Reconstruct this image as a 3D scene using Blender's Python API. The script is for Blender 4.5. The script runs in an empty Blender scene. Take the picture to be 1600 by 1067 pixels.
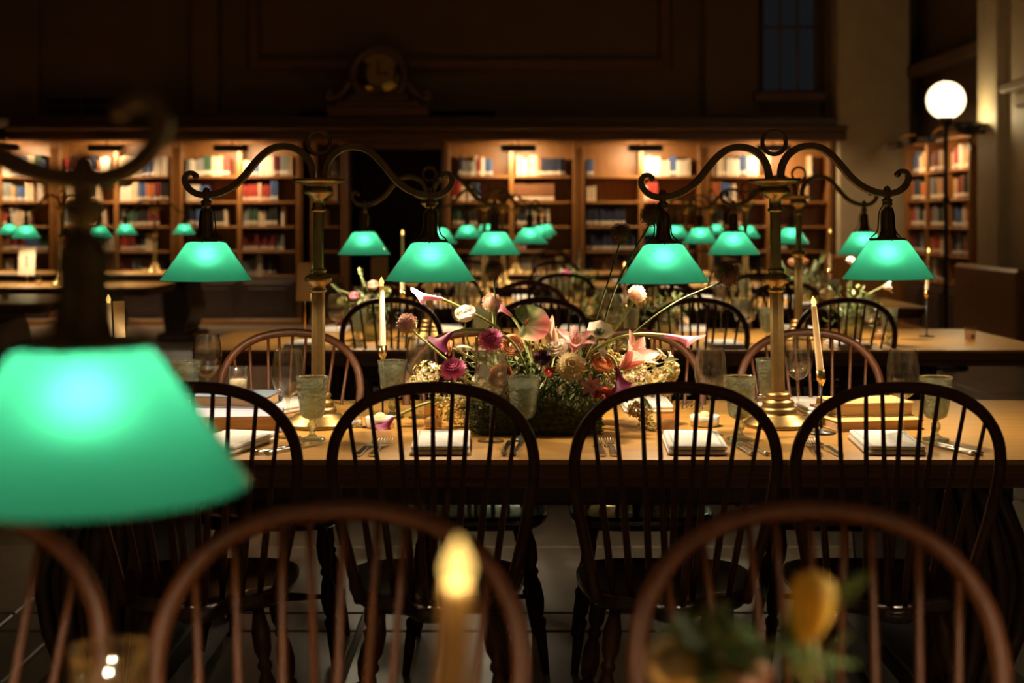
import bpy, math, random
from mathutils import Vector, Matrix, Quaternion
R = random.Random(7)
PI = math.pi
SC = bpy.context.scene
COL = SC.collection
# ------------------------------------------------------------------ camera, world, exposure
F, CX, HY, CZ = 1600 * 50 / 36.0, 800.0, 341.0, 1.38
cam = bpy.data.objects.new('camera', bpy.data.cameras.new('camera'))
COL.objects.link(cam)
cam.location = (0, 0, CZ); cam.rotation_euler = (PI / 2, 0, 0)
cam.data.lens = 50; cam.data.sensor_width = 36; cam.data.sensor_fit = 'HORIZONTAL'
cam.data.shift_y = -(533.5 - HY) / 1600.0
cam.data.clip_start = 0.05; cam.data.clip_end = 200
cam.data.dof.use_dof = True; cam.data.dof.focus_distance = 4.12; cam.data.dof.aperture_fstop = 2.8
SC.camera = cam
W = bpy.data.worlds.new('world'); SC.world = W; W.use_nodes = True
W.node_tree.nodes['Background'].inputs[0].default_value = (1.0, 0.58, 0.30, 1)
W.node_tree.nodes['Background'].inputs[1].default_value = 0.058
SC.view_settings.view_transform = 'Standard'; SC.view_settings.look = 'None'
SC.view_settings.gamma = 1; SC.view_settings.use_curve_mapping = False
SC.view_settings.exposure = 0.0
SC.cycles.use_denoising = True
SC.cycles.max_bounces = 10; SC.cycles.diffuse_bounces = 4; SC.cycles.glossy_bounces = 4
SC.cycles.transmission_bounces = 8; SC.cycles.transparent_max_bounces = 24
SC.cycles.sample_clamp_indirect = 4.0; SC.cycles.blur_glossy = 1.0
SC.cycles.caustics_reflective = False; SC.cycles.caustics_refractive = False
BULB_W, BULB_COL = 27.0, (1.0, 0.79, 0.52)
PICTURE_W, GLOBE_W, SCONCE_W = 24.0, 7.5, 15.0


def P(px, py, y):
    return Vector(((px - CX) * y / F, y, CZ - (py - HY) * y / F))


def PX(px, y):
    return (px - CX) * y / F


# ------------------------------------------------------------------ materials
MATS = {}


def mat(name):
    m = bpy.data.materials.new(name); m.use_nodes = True
    nt = m.node_tree; nt.nodes.clear()
    out = nt.nodes.new('ShaderNodeOutputMaterial')
    return m, nt, out


def N(nt, t, **kw):
    n = nt.nodes.new(t)
    for k, v in kw.items():
        if k.startswith('i_'):
            key = k[2:].replace('_', ' ')
            n.inputs[key].default_value = v
        else:
            setattr(n, k, v)
    return n


def c4(c):
    return (c[0], c[1], c[2], 1)


def pbsdf(name, col, rough=0.5, metal=0.0, spec=0.5, var=0.0, scale=20, stretch=(1, 1, 1), col2=None, bump=0.0,
          coat=0.0, detail=4, transl=0.0):
    if name in MATS: return MATS[name]
    m, nt, out = mat(name)
    p = N(nt, 'ShaderNodeBsdfPrincipled')
    p.inputs['Roughness'].default_value = rough; p.inputs['Metallic'].default_value = metal
    p.inputs['Specular IOR Level'].default_value = spec; p.inputs['Coat Weight'].default_value = coat
    p.inputs['Base Color'].default_value = c4(col)
    if col2 or bump:
        tc = N(nt, 'ShaderNodeTexCoord'); mp = N(nt, 'ShaderNodeMapping')
        mp.inputs['Scale'].default_value = stretch
        no = N(nt, 'ShaderNodeTexNoise'); no.inputs['Scale'].default_value = scale; no.inputs['Detail'].default_value = detail
        nt.links.new(tc.outputs['Object'], mp.inputs[0]); nt.links.new(mp.outputs[0], no.inputs['Vector'])
        if col2:
            rp = N(nt, 'ShaderNodeValToRGB')
            rp.color_ramp.elements[0].position = 0.33; rp.color_ramp.elements[1].position = 0.67
            rp.color_ramp.elements[0].color = c4(col); rp.color_ramp.elements[1].color = c4(col2)
            nt.links.new(no.outputs['Fac'], rp.inputs[0]); nt.links.new(rp.outputs[0], p.inputs['Base Color'])
        if bump:
            b = N(nt, 'ShaderNodeBump'); b.inputs['Strength'].default_value = bump; b.inputs['Distance'].default_value = 0.004
            nt.links.new(no.outputs['Fac'], b.inputs['Height']); nt.links.new(b.outputs[0], p.inputs['Normal'])
    sh = p.outputs[0]
    if transl:
        t = N(nt, 'ShaderNodeBsdfTranslucent'); t.inputs[0].default_value = c4(col2 or col)
        mx = N(nt, 'ShaderNodeMixShader'); mx.inputs[0].default_value = transl
        nt.links.new(sh, mx.inputs[1]); nt.links.new(t.outputs[0], mx.inputs[2]); sh = mx.outputs[0]
    nt.links.new(sh, out.inputs[0])
    MATS[name] = m
    return m


def emit(name, col, s):
    if name in MATS: return MATS[name]
    m, nt, out = mat(name)
    e = N(nt, 'ShaderNodeEmission'); e.inputs[0].default_value = c4(col); e.inputs[1].default_value = s
    nt.links.new(e.outputs[0], out.inputs[0]); MATS[name] = m
    return m


def glow_clear(name, col, s):          # glowing clear bulb
    m, nt, out = mat(name)
    e = N(nt, 'ShaderNodeEmission'); e.inputs[0].default_value = c4(col); e.inputs[1].default_value = s
    t = N(nt, 'ShaderNodeBsdfTransparent'); a = N(nt, 'ShaderNodeAddShader')
    nt.links.new(e.outputs[0], a.inputs[0]); nt.links.new(t.outputs[0], a.inputs[1]); nt.links.new(a.outputs[0], out.inputs[0])
    MATS[name] = m
    return m


def schlick(nt, k, normal=None):      # same reflectance from either side of the glass
    lw = N(nt, 'ShaderNodeLayerWeight'); lw.inputs[0].default_value = .5
    if normal: nt.links.new(normal, lw.inputs['Normal'])
    pw = N(nt, 'ShaderNodeMath', operation='POWER'); pw.inputs[1].default_value = 5
    ml = N(nt, 'ShaderNodeMath', operation='MULTIPLY_ADD'); ml.inputs[1].default_value = .96 * min(1, k); ml.inputs[2].default_value = .04 * k; ml.use_clamp = True
    nt.links.new(lw.outputs['Facing'], pw.inputs[0]); nt.links.new(pw.outputs[0], ml.inputs[0])
    return ml.outputs[0]


def shade_glass(name, col, transl, rough, gloss, refr=0.0, rr=.45):
    m, nt, out = mat(name)
    d = N(nt, 'ShaderNodeBsdfDiffuse'); d.inputs[0].default_value = c4(col)
    t = N(nt, 'ShaderNodeBsdfTranslucent'); t.inputs[0].default_value = c4(col)
    mx = N(nt, 'ShaderNodeMixShader'); mx.inputs[0].default_value = transl
    g = N(nt, 'ShaderNodeBsdfGlossy'); g.inputs['Roughness'].default_value = rough
    fr = schlick(nt, gloss)
    rf = N(nt, 'ShaderNodeBsdfRefraction'); rf.inputs[0].default_value = c4(col); rf.inputs['Roughness'].default_value = rr; rf.inputs['IOR'].default_value = 1.45
    m3 = N(nt, 'ShaderNodeMixShader'); m3.inputs[0].default_value = refr
    m2 = N(nt, 'ShaderNodeMixShader')
    nt.links.new(d.outputs[0], mx.inputs[1]); nt.links.new(t.outputs[0], mx.inputs[2])
    nt.links.new(fr, m2.inputs[0])
    nt.links.new(mx.outputs[0], m3.inputs[1]); nt.links.new(rf.outputs[0], m3.inputs[2]); nt.links.new(m3.outputs[0], m2.inputs[1]); nt.links.new(g.outputs[0], m2.inputs[2])
    nt.links.new(m2.outputs[0], out.inputs[0]); MATS[name] = m
    return m


def thin_glass(name, tint, rough=0.02, ior=1.5, bump=0.0, scale=60, cloud=0.0, cloudcol=(.6, .65, .55), boost=1.0, vor=False, refr=0.0, edge=0.0):
    m, nt, out = mat(name)
    t = N(nt, 'ShaderNodeBsdfTransparent'); t.inputs[0].default_value = c4(tint)
    g = N(nt, 'ShaderNodeBsdfGlossy'); g.inputs['Roughness'].default_value = rough
    nrm = None
    base = t.outputs[0]
    if edge:
        lw = N(nt, 'ShaderNodeLayerWeight'); lw.inputs[0].default_value = .5
        pw = N(nt, 'ShaderNodeMath', operation='POWER'); pw.inputs[1].default_value = 3
        mc = N(nt, 'ShaderNodeMix'); mc.data_type = 'RGBA'; mc.inputs[6].default_value = c4(tint); mc.inputs[7].default_value = c4([edge * v for v in tint])
        nt.links.new(lw.outputs['Facing'], pw.inputs[0]); nt.links.new(pw.outputs[0], mc.inputs[0]); nt.links.new(mc.outputs[2], t.inputs[0])
    if cloud:
        d = N(nt, 'ShaderNodeBsdfDiffuse'); d.inputs[0].default_value = c4(cloudcol)
        tl = N(nt, 'ShaderNodeBsdfTranslucent'); tl.inputs[0].default_value = c4(cloudcol)
        ma = N(nt, 'ShaderNodeMixShader'); ma.inputs[0].default_value = 0.5
        nt.links.new(d.outputs[0], ma.inputs[1]); nt.links.new(tl.outputs[0], ma.inputs[2])
        mb = N(nt, 'ShaderNodeMixShader'); mb.inputs[0].default_value = cloud
        nt.links.new(base, mb.inputs[1]); nt.links.new(ma.outputs[0], mb.inputs[2]); base = mb.outputs[0]
    if bump:
        tc = N(nt, 'ShaderNodeTexCoord')
        no = N(nt, 'ShaderNodeTexVoronoi' if vor else 'ShaderNodeTexNoise'); no.inputs['Scale'].default_value = scale
        b = N(nt, 'ShaderNodeBump'); b.inputs['Strength'].default_value = bump; b.inputs['Distance'].default_value = 0.003
        nt.links.new(tc.outputs['Object'], no.inputs['Vector']); nt.links.new(no.outputs[0], b.inputs['Height'])
        nrm = b.outputs[0]; nt.links.new(nrm, g.inputs['Normal'])
    mx = N(nt, 'ShaderNodeMixShader')
    nt.links.new(schlick(nt, boost, nrm), mx.inputs[0]); nt.links.new(base, mx.inputs[1]); nt.links.new(g.outputs[0], mx.inputs[2])
    sh = mx.outputs[0]
    if refr:
        gl = N(nt, 'ShaderNodeBsdfGlass'); gl.inputs['Roughness'].default_value = rough; gl.inputs['IOR'].default_value = ior
        gl.inputs[0].default_value = c4([.3 + .7 * v for v in tint])
        if nrm: nt.links.new(nrm, gl.inputs['Normal'])
        mz = N(nt, 'ShaderNodeMixShader'); mz.inputs[0].default_value = refr
        nt.links.new(sh, mz.inputs[1]); nt.links.new(gl.outputs[0], mz.inputs[2]); sh = mz.outputs[0]
    nt.links.new(sh, out.inputs[0]); MATS[name] = m
    return m


oak = pbsdf('golden_oak', (.33, .162, .031), .34, col2=(.465, .248, .058), scale=7, stretch=(.45, 14, 14), bump=.08, detail=8)
oak_edge = pbsdf('oak_edge', (.10, .035, .012), .4, col2=(.15, .055, .02), scale=8, stretch=(.6, 16, 16), detail=6)
chairw = pbsdf('mahogany', (.050, .0165, .0048), .42, spec=.2, col2=(.075, .0245, .0078), scale=16, stretch=(6, 6, 1))
seatw = pbsdf('seat_wood', (.045, .02, .012), .25, col2=(.065, .03, .017), scale=14, stretch=(8, 1, 1), coat=.3)
tlegw = pbsdf('table_leg_wood', (.045, .018, .009), .4, col2=(.075, .03, .014), scale=10, stretch=(8, 8, 1))
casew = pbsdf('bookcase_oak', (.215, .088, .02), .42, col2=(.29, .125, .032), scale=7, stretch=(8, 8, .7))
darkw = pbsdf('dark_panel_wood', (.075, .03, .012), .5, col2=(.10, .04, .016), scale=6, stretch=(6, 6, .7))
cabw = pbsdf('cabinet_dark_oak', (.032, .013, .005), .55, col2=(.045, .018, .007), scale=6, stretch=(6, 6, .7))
brass = pbsdf('antique_brass', (.34, .225, .085), .40, metal=1, col2=(.25, .165, .06), scale=30)
bronze = pbsdf('dark_bronze', (.17, .115, .06), .36, metal=1, col2=(.11, .075, .04), scale=40)
gold = pbsdf('polished_brass', (.85, .58, .22), .2, metal=1)
blackm = pbsdf('black_metal', (.015, .013, .012), .4)
silver = pbsdf('silver', (.82, .78, .72), .16, metal=1)
green_out = thin_glass('green_glass', (.05, .60, .405), .10, 1.45, boost=.8)
green_in = shade_glass('opal_lining', (.46, .46, .44), .044, .3, .2, .013, 1.0)
bulbm = glow_clear('bulb_glow', (1, .8, .5), 4.0)
wine_g = thin_glass('clear_glass', (.98, .98, .97), .0, 1.5, boost=1.3, refr=.12, edge=.45)
gob_g = thin_glass('pressed_glass', (.84, .88, .80), .05, 1.5, bump=.7, scale=85, cloud=.10, cloudcol=(.50, .55, .45), boost=1.2, vor=True, refr=.5)
water_m = thin_glass('ice_water', (.92, .93, .88), .03, 1.33, cloud=.07, cloudcol=(.6, .62, .54), boost=1.5)
amber_g = thin_glass('amber_glass', (.94, .86, .76), .02, 1.5, boost=1.0)
globe_m = shade_glass('opal_globe', (.92, .88, .80), .5, .2, .5, .25, .6)
flame_m = glow_clear('led_flame', (1, .60, .15), 1.2)
wax = pbsdf('candle_wax', (.86, .72, .50), .45, transl=.45)
linen = pbsdf('white_linen', (.66, .62, .57), .9, bump=.3, scale=300)
stitch_m = pbsdf('hemstitch', (.45, .40, .34), .9)
paper = pbsdf('cream_paper', (.62, .50, .34), .8)
cardm = pbsdf('card', (.50, .34, .17), .8)
ink = pbsdf('rust_ink', (.30, .09, .04), .8)
pages_m = pbsdf('book_pages', (.55, .36, .18), .8, col2=(.40, .24, .11), scale=8, stretch=(1, 1, 60))
china = pbsdf('white_china', (.80, .76, .70), .25)
butter = pbsdf('butter', (.85, .68, .30), .5)
stone = pbsdf('floor_stone', (.25, .205, .15), .30, col2=(.20, .165, .12), scale=5)
stone_d = pbsdf('floor_band_stone', (.15, .125, .10), .3, col2=(.12, .10, .08), scale=6)
mortar = pbsdf('floor_joint', (.16, .14, .11), .7)
wallm = pbsdf('wall_plaster', (.10, .058, .030), .8, col2=(.088, .049, .025), scale=2)
pale_stone = pbsdf('pale_limestone', (.46, .37, .235), .6, col2=(.41, .33, .205), scale=4)
night = emit('night_glass', (.85, .90, 1), .008)
blackn = pbsdf('black_void', (.006, .004, .003), .9)
moss_m = pbsdf('moss', (.085, .09, .026), .9, col2=(.17, .16, .055), scale=60)
leaf_d = pbsdf('leaf_dark', (.05, .085, .025), .5, col2=(.085, .125, .04), scale=30, transl=.2)
leaf_l = pbsdf('leaf_light', (.22, .30, .10), .5, col2=(.30, .36, .14), scale=30, transl=.3)
leaf_g = pbsdf('leaf_grey', (.30, .34, .26), .6, col2=(.38, .40, .32), scale=30, transl=.2)
stem_m = pbsdf('stem_green', (.28, .32, .09), .5, transl=.1)
stem_d = pbsdf('stem_dark', (.055, .06, .018), .6, spec=.25)


def petal(name, a, b=None, tr=.3):
    return pbsdf(name, a, .55, col2=b or a, scale=45, transl=tr)


p_pink = petal('petal_pink', (.62, .19, .32), (.80, .38, .48))
p_antq = petal('petal_antique', (.50, .38, .16), (.64, .52, .28)); p_lily = petal('petal_lily', (.70, .15, .21), (.88, .55, .48)); p_pale = petal('petal_pale_pink', (.75, .48, .36), (.85, .60, .47))
p_mag = petal('petal_magenta', (.78, .14, .40), (.90, .36, .56))
p_plum = petal('petal_plum', (.13, .004, .055), (.24, .010, .11))
p_burg = petal('petal_burgundy', (.03, .005, .008), (.06, .008, .014), .1)
p_white = petal('petal_white', (.85, .72, .58), (.9, .80, .68))
p_cream = petal('petal_cream', (.80, .66, .36), (.88, .76, .48))
p_orange = petal('petal_orange', (.78, .30, .10), (.85, .42, .18))
p_coral = petal('petal_coral', (.72, .12, .06), (.80, .22, .12))
p_peach = petal('petal_peach', (.85, .48, .25), (.9, .58, .35))
p_rust = petal('petal_rust', (.42, .14, .04), (.52, .20, .07))
p_brown = petal('allium_brown', (.15, .075, .03), (.23, .13, .05), .2)
p_dustp = petal('allium_pink', (.42, .22, .17), (.58, .36, .28), .2)
p_lime = petal('allium_green', (.42, .44, .14), (.52, .52, .20), .2)
p_gold = petal('berry_gold', (.50, .33, .06), (.62, .42, .10), .1)
p_yellow = petal('petal_yellow', (.75, .48, .05), (.8, .55, .1))
def spathe_mat():
    m, nt, out = mat('anthurium_spathe')
    tc = N(nt, 'ShaderNodeTexCoord'); mp = N(nt, 'ShaderNodeMapping'); mp.inputs['Rotation'].default_value = (0, -.5, 0)
    sx = N(nt, 'ShaderNodeSeparateXYZ'); mr = N(nt, 'ShaderNodeMapRange'); mr.inputs[1].default_value = -.05; mr.inputs[2].default_value = .05
    wv = N(nt, 'ShaderNodeTexNoise'); wv.inputs['Scale'].default_value = 45; ad = N(nt, 'ShaderNodeMath', operation='MULTIPLY_ADD')
    ad.inputs[1].default_value = .5; ad2 = N(nt, 'ShaderNodeMath', operation='SUBTRACT'); ad2.inputs[1].default_value = .25
    rp = N(nt, 'ShaderNodeValToRGB'); e = rp.color_ramp.elements
    e[0].position = .12; e[0].color = (.13, .20, .05, 1); e[1].position = .98; e[1].color = (.78, .20, .17, 1)
    k = e.new(.52); k.color = (.36, .40, .15, 1); k = e.new(.76); k.color = (.66, .42, .26, 1)
    p = N(nt, 'ShaderNodeBsdfPrincipled'); p.inputs['Roughness'].default_value = .38
    L = nt.links.new
    L(tc.outputs['Object'], mp.inputs[0]); L(mp.outputs[0], sx.inputs[0]); L(sx.outputs['X'], mr.inputs[0]); L(tc.outputs['Object'], wv.inputs['Vector'])
    L(wv.outputs[0], ad.inputs[0]); L(mr.outputs[0], ad.inputs[2]); L(ad.outputs[0], ad2.inputs[0]); L(ad2.outputs[0], rp.inputs[0]); L(rp.outputs[0], p.inputs['Base Color'])
    L(p.outputs[0], out.inputs[0])
    return m


spath = spathe_mat()
BOOKC = {}
for k, v in dict(red=(.36, .04, .025), maroon=(.17, .02, .02), brown=(.22, .09, .035), tan=(.45, .28, .13), cream=(.62, .48, .32),
                 white=(.70, .62, .52), blue=(.06, .11, .26), navy=(.02, .025, .055), green=(.04, .09, .05), grey=(.22, .22, .21),
                 black=(.02, .017, .015), orange=(.5, .15, .04)).items():
    BOOKC[k] = pbsdf('book_' + k, v, .55)
sticker = pbsdf('call_number_label', (.72, .62, .48), .7)


# ------------------------------------------------------------------ mesh helpers
def qz(d):
    return Vector((0, 0, 1)).rotation_difference(Vector(d).normalized())


def catmull(pts, n):
    pts = [Vector(p) for p in pts]; out = []
    for i in range(len(pts) - 1):
        p0 = pts[max(i - 1, 0)]; p1 = pts[i]; p2 = pts[i + 1]; p3 = pts[min(i + 2, len(pts) - 1)]
        for k in range(n):
            t = k / n
            out.append(0.5 * ((2 * p1) + (p2 - p0) * t + (2 * p0 - 5 * p1 + 4 * p2 - p3) * t * t + (3 * p1 - p0 - 3 * p2 + p3) * t ** 3))
    out.append(pts[-1])
    return out


class MB:
    def __init__(s): s.v = []; s.f = []; s.m = []; s.sm = []

    def add(s, vs, fs, mi=0, sm=True, M=None):
        o = len(s.v)
        s.v += [tuple(M @ Vector(v)) if M else tuple(v) for v in vs]
        for f in fs:
            s.f.append(tuple(i + o for i in f)); s.m.append(mi); s.sm.append(sm)
        return s

    def box(s, c, d, bev=0.0, mi=0, M=None):
        hx, hy, hz = d[0] / 2, d[1] / 2, d[2] / 2; c = Vector(c)
        if bev <= 0:
            vs = [c + Vector((x * hx, y * hy, z * hz)) for x in (-1, 1) for y in (-1, 1) for z in (-1, 1)]
            return s.add(vs, [(0, 1, 3, 2), (4, 6, 7, 5), (0, 4, 5, 1), (2, 3, 7, 6), (0, 2, 6, 4), (1, 5, 7, 3)], mi, False, M)
        b = min(bev, hx * .9, hy * .9, hz * .9); vs = []; idx = {}
        for x in (-1, 1):
            for y in (-1, 1):
                for z in (-1, 1):
                    for a in range(3):
                        q = [x * (hx - b), y * (hy - b), z * (hz - b)]; q[a] = (x, y, z)[a] * (hx, hy, hz)[a]
                        idx[(x, y, z, a)] = len(vs); vs.append(c + Vector(q))
        fs = []
        for a in range(3):
            u, w = (a + 1) % 3, (a + 2) % 3
            for sg in (-1, 1):
                def key(su, sw):
                    q = [0, 0, 0]; q[a] = sg; q[u] = su; q[w] = sw
                    return idx[(q[0], q[1], q[2], a)]
                r = [key(-1, -1), key(1, -1), key(1, 1), key(-1, 1)]
                fs.append(tuple(r if sg > 0 else r[::-1]))
        for a in range(3):
            u, w = (a + 1) % 3, (a + 2) % 3
            for su in (-1, 1):
                for sw in (-1, 1):
                    def k2(sa, ax):
                        q = [0, 0, 0]; q[a] = sa; q[u] = su; q[w] = sw
                        return idx[(q[0], q[1], q[2], ax)]
                    r = [k2(-1, u), k2(1, u), k2(1, w), k2(-1, w)]
                    fs.append(tuple(r if su * sw > 0 else r[::-1]))
        for x in (-1, 1):
            for y in (-1, 1):
                for z in (-1, 1):
                    r = [idx[(x, y, z, a)] for a in range(3)]
                    fs.append(tuple(r if x * y * z > 0 else r[::-1]))
        return s.add(vs, fs, mi, False, M)

    def lathe(s, prof, seg=24, o=(0, 0, 0), q=None, mi=0, sm=True, close=False):
        vs = []; fs = []; o = Vector(o); rings = []
        for r, z in prof:
            if r < 1e-6:
                p = Vector((0, 0, z)); vs.append(o + (q @ p if q else p)); rings.append([len(vs) - 1])
            else:
                ring = []
                for i in range(seg):
                    a = 2 * PI * i / seg; p = Vector((r * math.cos(a), r * math.sin(a), z))
                    vs.append(o + (q @ p if q else p)); ring.append(len(vs) - 1)
                rings.append(ring)
        prs = list(zip(rings[:-1], rings[1:]))
        if close: prs.append((rings[-1], rings[0]))
        for A, B in prs:
            for i in range(seg):
                j = (i + 1) % seg
                if len(A) == 1 and len(B) == 1: break
                if len(A) == 1: fs.append((A[0], B[j], B[i]))
                elif len(B) == 1: fs.append((A[i], A[j], B[0]))
                else: fs.append((A[i], A[j], B[j], B[i]))
        return s.add(vs, fs, mi, sm)

    def sphere(s, c, r, seg=12, rings=8, sc=(1, 1, 1), mi=0, q=None):
        prof = [(max(0, math.sin(PI * k / rings)) * r if 0 < k < rings else 0, -math.cos(PI * k / rings) * r * sc[2]) for k in range(rings + 1)]
        return s.lathe(prof, seg, c, q, mi)

    def tube(s, pts, rad, seg=8, mi=0, prof=None, cap=True, sm=True, up=None):
        pts = [Vector(p) for p in pts]; n = len(pts); vs = []; fs = []
        if not hasattr(rad, '__len__'): rad = [rad] * n
        t0 = (pts[1] - pts[0]).normalized()
        u = Vector(up) if up else (Vector((0, 0, 1)) if abs(t0.z) < .9 else Vector((1, 0, 0)))
        u = (u - t0 * u.dot(t0)).normalized()
        prof = prof or [(math.cos(2 * PI * i / seg), math.sin(2 * PI * i / seg)) for i in range(seg)]
        m = len(prof); pt = t0
        for i in range(n):
            t = (pts[min(i + 1, n - 1)] - pts[max(i - 1, 0)]).normalized()
            u = pt.rotation_difference(t) @ u; u = (u - t * u.dot(t)).normalized(); pt = t
            w = t.cross(u)
            for a, b in prof: vs.append(pts[i] + u * a * rad[i] + w * b * rad[i])
        for i in range(n - 1):
            for k in range(m):
                l = (k + 1) % m
                fs.append((i * m + k, i * m + l, (i + 1) * m + l, (i + 1) * m + k))
        if cap: fs.append(tuple(range(m))[::-1]); fs.append(tuple((n - 1) * m + k for k in range(m)))
        return s.add(vs, fs, mi, sm)

    def prism(s, poly, z0, z1, mi=0, M=None, bev=0.0, sm=False):
        n = len(poly)
        cx = sum(p[0] for p in poly) / n; cy = sum(p[1] for p in poly) / n

        def ins(p, b):
            d = math.hypot(p[0] - cx, p[1] - cy) or 1
            return (p[0] - (p[0] - cx) / d * b, p[1] - (p[1] - cy) / d * b)
        if bev: L = [(z0, bev), (z0 + bev, 0), (z1 - bev, 0), (z1, bev)]
        else: L = [(z0, 0), (z1, 0)]
        vs = []; fs = []
        for z, b in L:
            vs += [(*ins(p, b), z) for p in poly]
        for k in range(len(L) - 1):
            for i in range(n):
                j = (i + 1) % n
                fs.append((k * n + i, k * n + j, (k + 1) * n + j, (k + 1) * n + i))
        fs.append(tuple(range(n))[::-1]); fs.append(tuple((len(L) - 1) * n + i for i in range(n)))
        return s.add(vs, fs, mi, sm, M)

    def mesh(s, name, mats):
        me = bpy.data.meshes.new(name)
        me.from_pydata(s.v, [], s.f)
        me.polygons.foreach_set('material_index', s.m)
        me.polygons.foreach_set('use_smooth', s.sm)
        for m in (mats if isinstance(mats, (list, tuple)) else [mats]): me.materials.append(m)
        me.validate(); me.update()
        return me


def ob(name, me, parent=None, loc=(0, 0, 0), rot=None, scale=None):
    o = bpy.data.objects.new(name, me); COL.objects.link(o); o.location = loc
    if rot is not None:
        if isinstance(rot, Quaternion): o.rotation_mode = 'QUATERNION'; o.rotation_quaternion = rot
        else: o.rotation_euler = rot
    if scale is not None: o.scale = scale
    if parent: o.parent = parent
    return o


def tag(o, label, cat, group=None):
    o['label'] = label; o['category'] = cat
    if group: o['group'] = group
    return o


def thing(name, label, cat, loc=(0, 0, 0), rot=(0, 0, 0), group=None):
    o = bpy.data.objects.new(name, None); COL.objects.link(o); o.empty_display_size = .05
    o.location = loc; o.rotation_euler = rot
    return tag(o, label, cat, group)


def struct(name, me, loc=(0, 0, 0), rot=None):
    o = ob(name, me, None, loc, rot); o['kind'] = 'structure'
    return o


KIDS = {}


def kids(o):
    return [c for c in bpy.data.objects if c.parent == o]


def snapshot(o):                      # list of (object, [sub-objects]) so that copying needs no search
    return [(c, [(g, []) for g in kids(c)]) for c in kids(o)]


def dup(root, loc, rot, label, group=None, snap=None):
    r = root.copy(); COL.objects.link(r); r.location = loc; r.rotation_euler = rot; r['label'] = label
    if group: r['group'] = group
    elif 'group' in r: del r['group']
    if root.name not in KIDS: KIDS[root.name] = snapshot(root)
    for c, sub in KIDS[root.name]:
        d = c.copy(); COL.objects.link(d); d.parent = r
        for g, _ in sub:
            e = g.copy(); COL.objects.link(e); e.parent = d
    return r


def light(kind, name, power, col, parent=None, loc=(0, 0, 0), rot=None, **kw):
    l = bpy.data.lights.new(name, kind); l.energy = power; l.color = col
    for k, v in kw.items(): setattr(l, k, v)
    return ob(name, l, parent, loc, rot)


# ------------------------------------------------------------------ the room
YB = 18.75                # back wall
# floor: dark joint bed, then pale slabs and dark band slabs as tiles
fb = MB().box((0, 9.4, -.03), (16, 21, .05)).mesh('floor', mortar)
floor = struct('floor', fb)
slab = MB().box((0, 0, 0), (.985, .985, .03), .006).mesh('tile', stone)
bandx = MB().box((0, 0, 0), (.985, .205, .03), .006).mesh('tile', stone_d)
bandy = MB().box((0, 0, 0), (.205, .985, .03), .006).mesh('tile', stone_d)
bandc = MB().box((0, 0, 0), (.205, .205, .03), .006).mesh('tile', stone_d)
# columns of tiles: a dark band at X = -1.62 and 3.0 ; rows: a dark band at Y = 4.86, 9.9, 15
xs = []
x = -1.62 + .11
cols = [(-1.62, 'b')]
for i in range(4): cols.append((-1.51 + .5 + i * 1.0, 's'))
cols.append((2.6, 'b'))
for i in range(3): cols.append((2.71 + .5 + i, 's'))
for i in range(5): cols.append((-1.73 - .5 - i, 's'))
rows = []
y = 4.86 - .11
for i in range(4): rows.append((4.75 - .5 - i, 's'))
y = 4.75
while y < YB:
    rows.append((y + .11, 'b')); y += .22
    for i in range(5):
        rows.append((y + .5, 's')); y += 1.0
for (tx, kx) in cols:
    for (ty, ky) in rows:
        if abs(tx) > .40 * ty + 1.6 or ty > YB: continue
        me = {'ss': slab, 'sb': bandx, 'bs': bandy, 'bb': bandc}[kx + ky]
        ob('tile', me, floor, (tx, ty, .0 - .014 + R.uniform(-.0008, .0008)))
FZ = 0.002

# back wall: dark plaster with a framed panel, a doorway, pilaster, window
wb = MB()
wb.box((-6.4, YB + .2, 1.4), (8.4, .3, 2.8)); wb.box((2.35, YB + .2, 1.4), (6.5, .3, 2.8))
wb.box((-1.55, YB + .2, 2.6), (1.5, .3, .4))
wb.box((0, YB + .25, 5.9), (21, .3, 6.2))
back = struct('wall_back', wb.mesh('wall_back', wallm))
tr = MB()
x0, x1, z0, z1 = PX(395, YB), PX(1040, YB), 3.42, 7.5
for c, d in (((x0, YB + .06, (z0 + z1) / 2), (.16, .1, z1 - z0)), ((x1, YB + .06, (z0 + z1) / 2), (.16, .1, z1 - z0)),
             (((x0 + x1) / 2, YB + .06, z0), (x1 - x0 + .16, .1, .16)), (((x0 + x1) / 2, YB + .06, z1), (x1 - x0 + .16, .1, .16))):
    tr.box(c, d, .03)
struct('trim_1', tr.mesh('trim', darkw))
# cornice over the bookcases (left and right of the clock), frieze board
co = MB()
co.box((-1.1, 18.33, 2.44), (10.8, .12, .13), .02); co.box((-1.1, 18.30, 2.535), (10.8, .26, .06), .02)
co.box((-1.1, 18.54, 2.40), (10.8, .36, .05))
struct('trim_2', co.mesh('cornice', darkw))
bs = MB()
bs.box((-1.1, 18.5, 2.62), (10.8, .34, .14), .02)
struct('trim_3', bs.mesh('frieze', darkw))
# plain pilasters of the upper wall
for i, (pa, pb) in enumerate(((-60, 60), (300, 342), (1100, 1185), (1286, 1320))):
    a, b = PX(pa, YB), PX(pb, YB)
    struct('trim_%d' % (4 + i), MB().box(((a + b) / 2, YB + .02, 5.6), (b - a, .2, 5.8), .03).mesh('pilaster', wallm))
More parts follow.
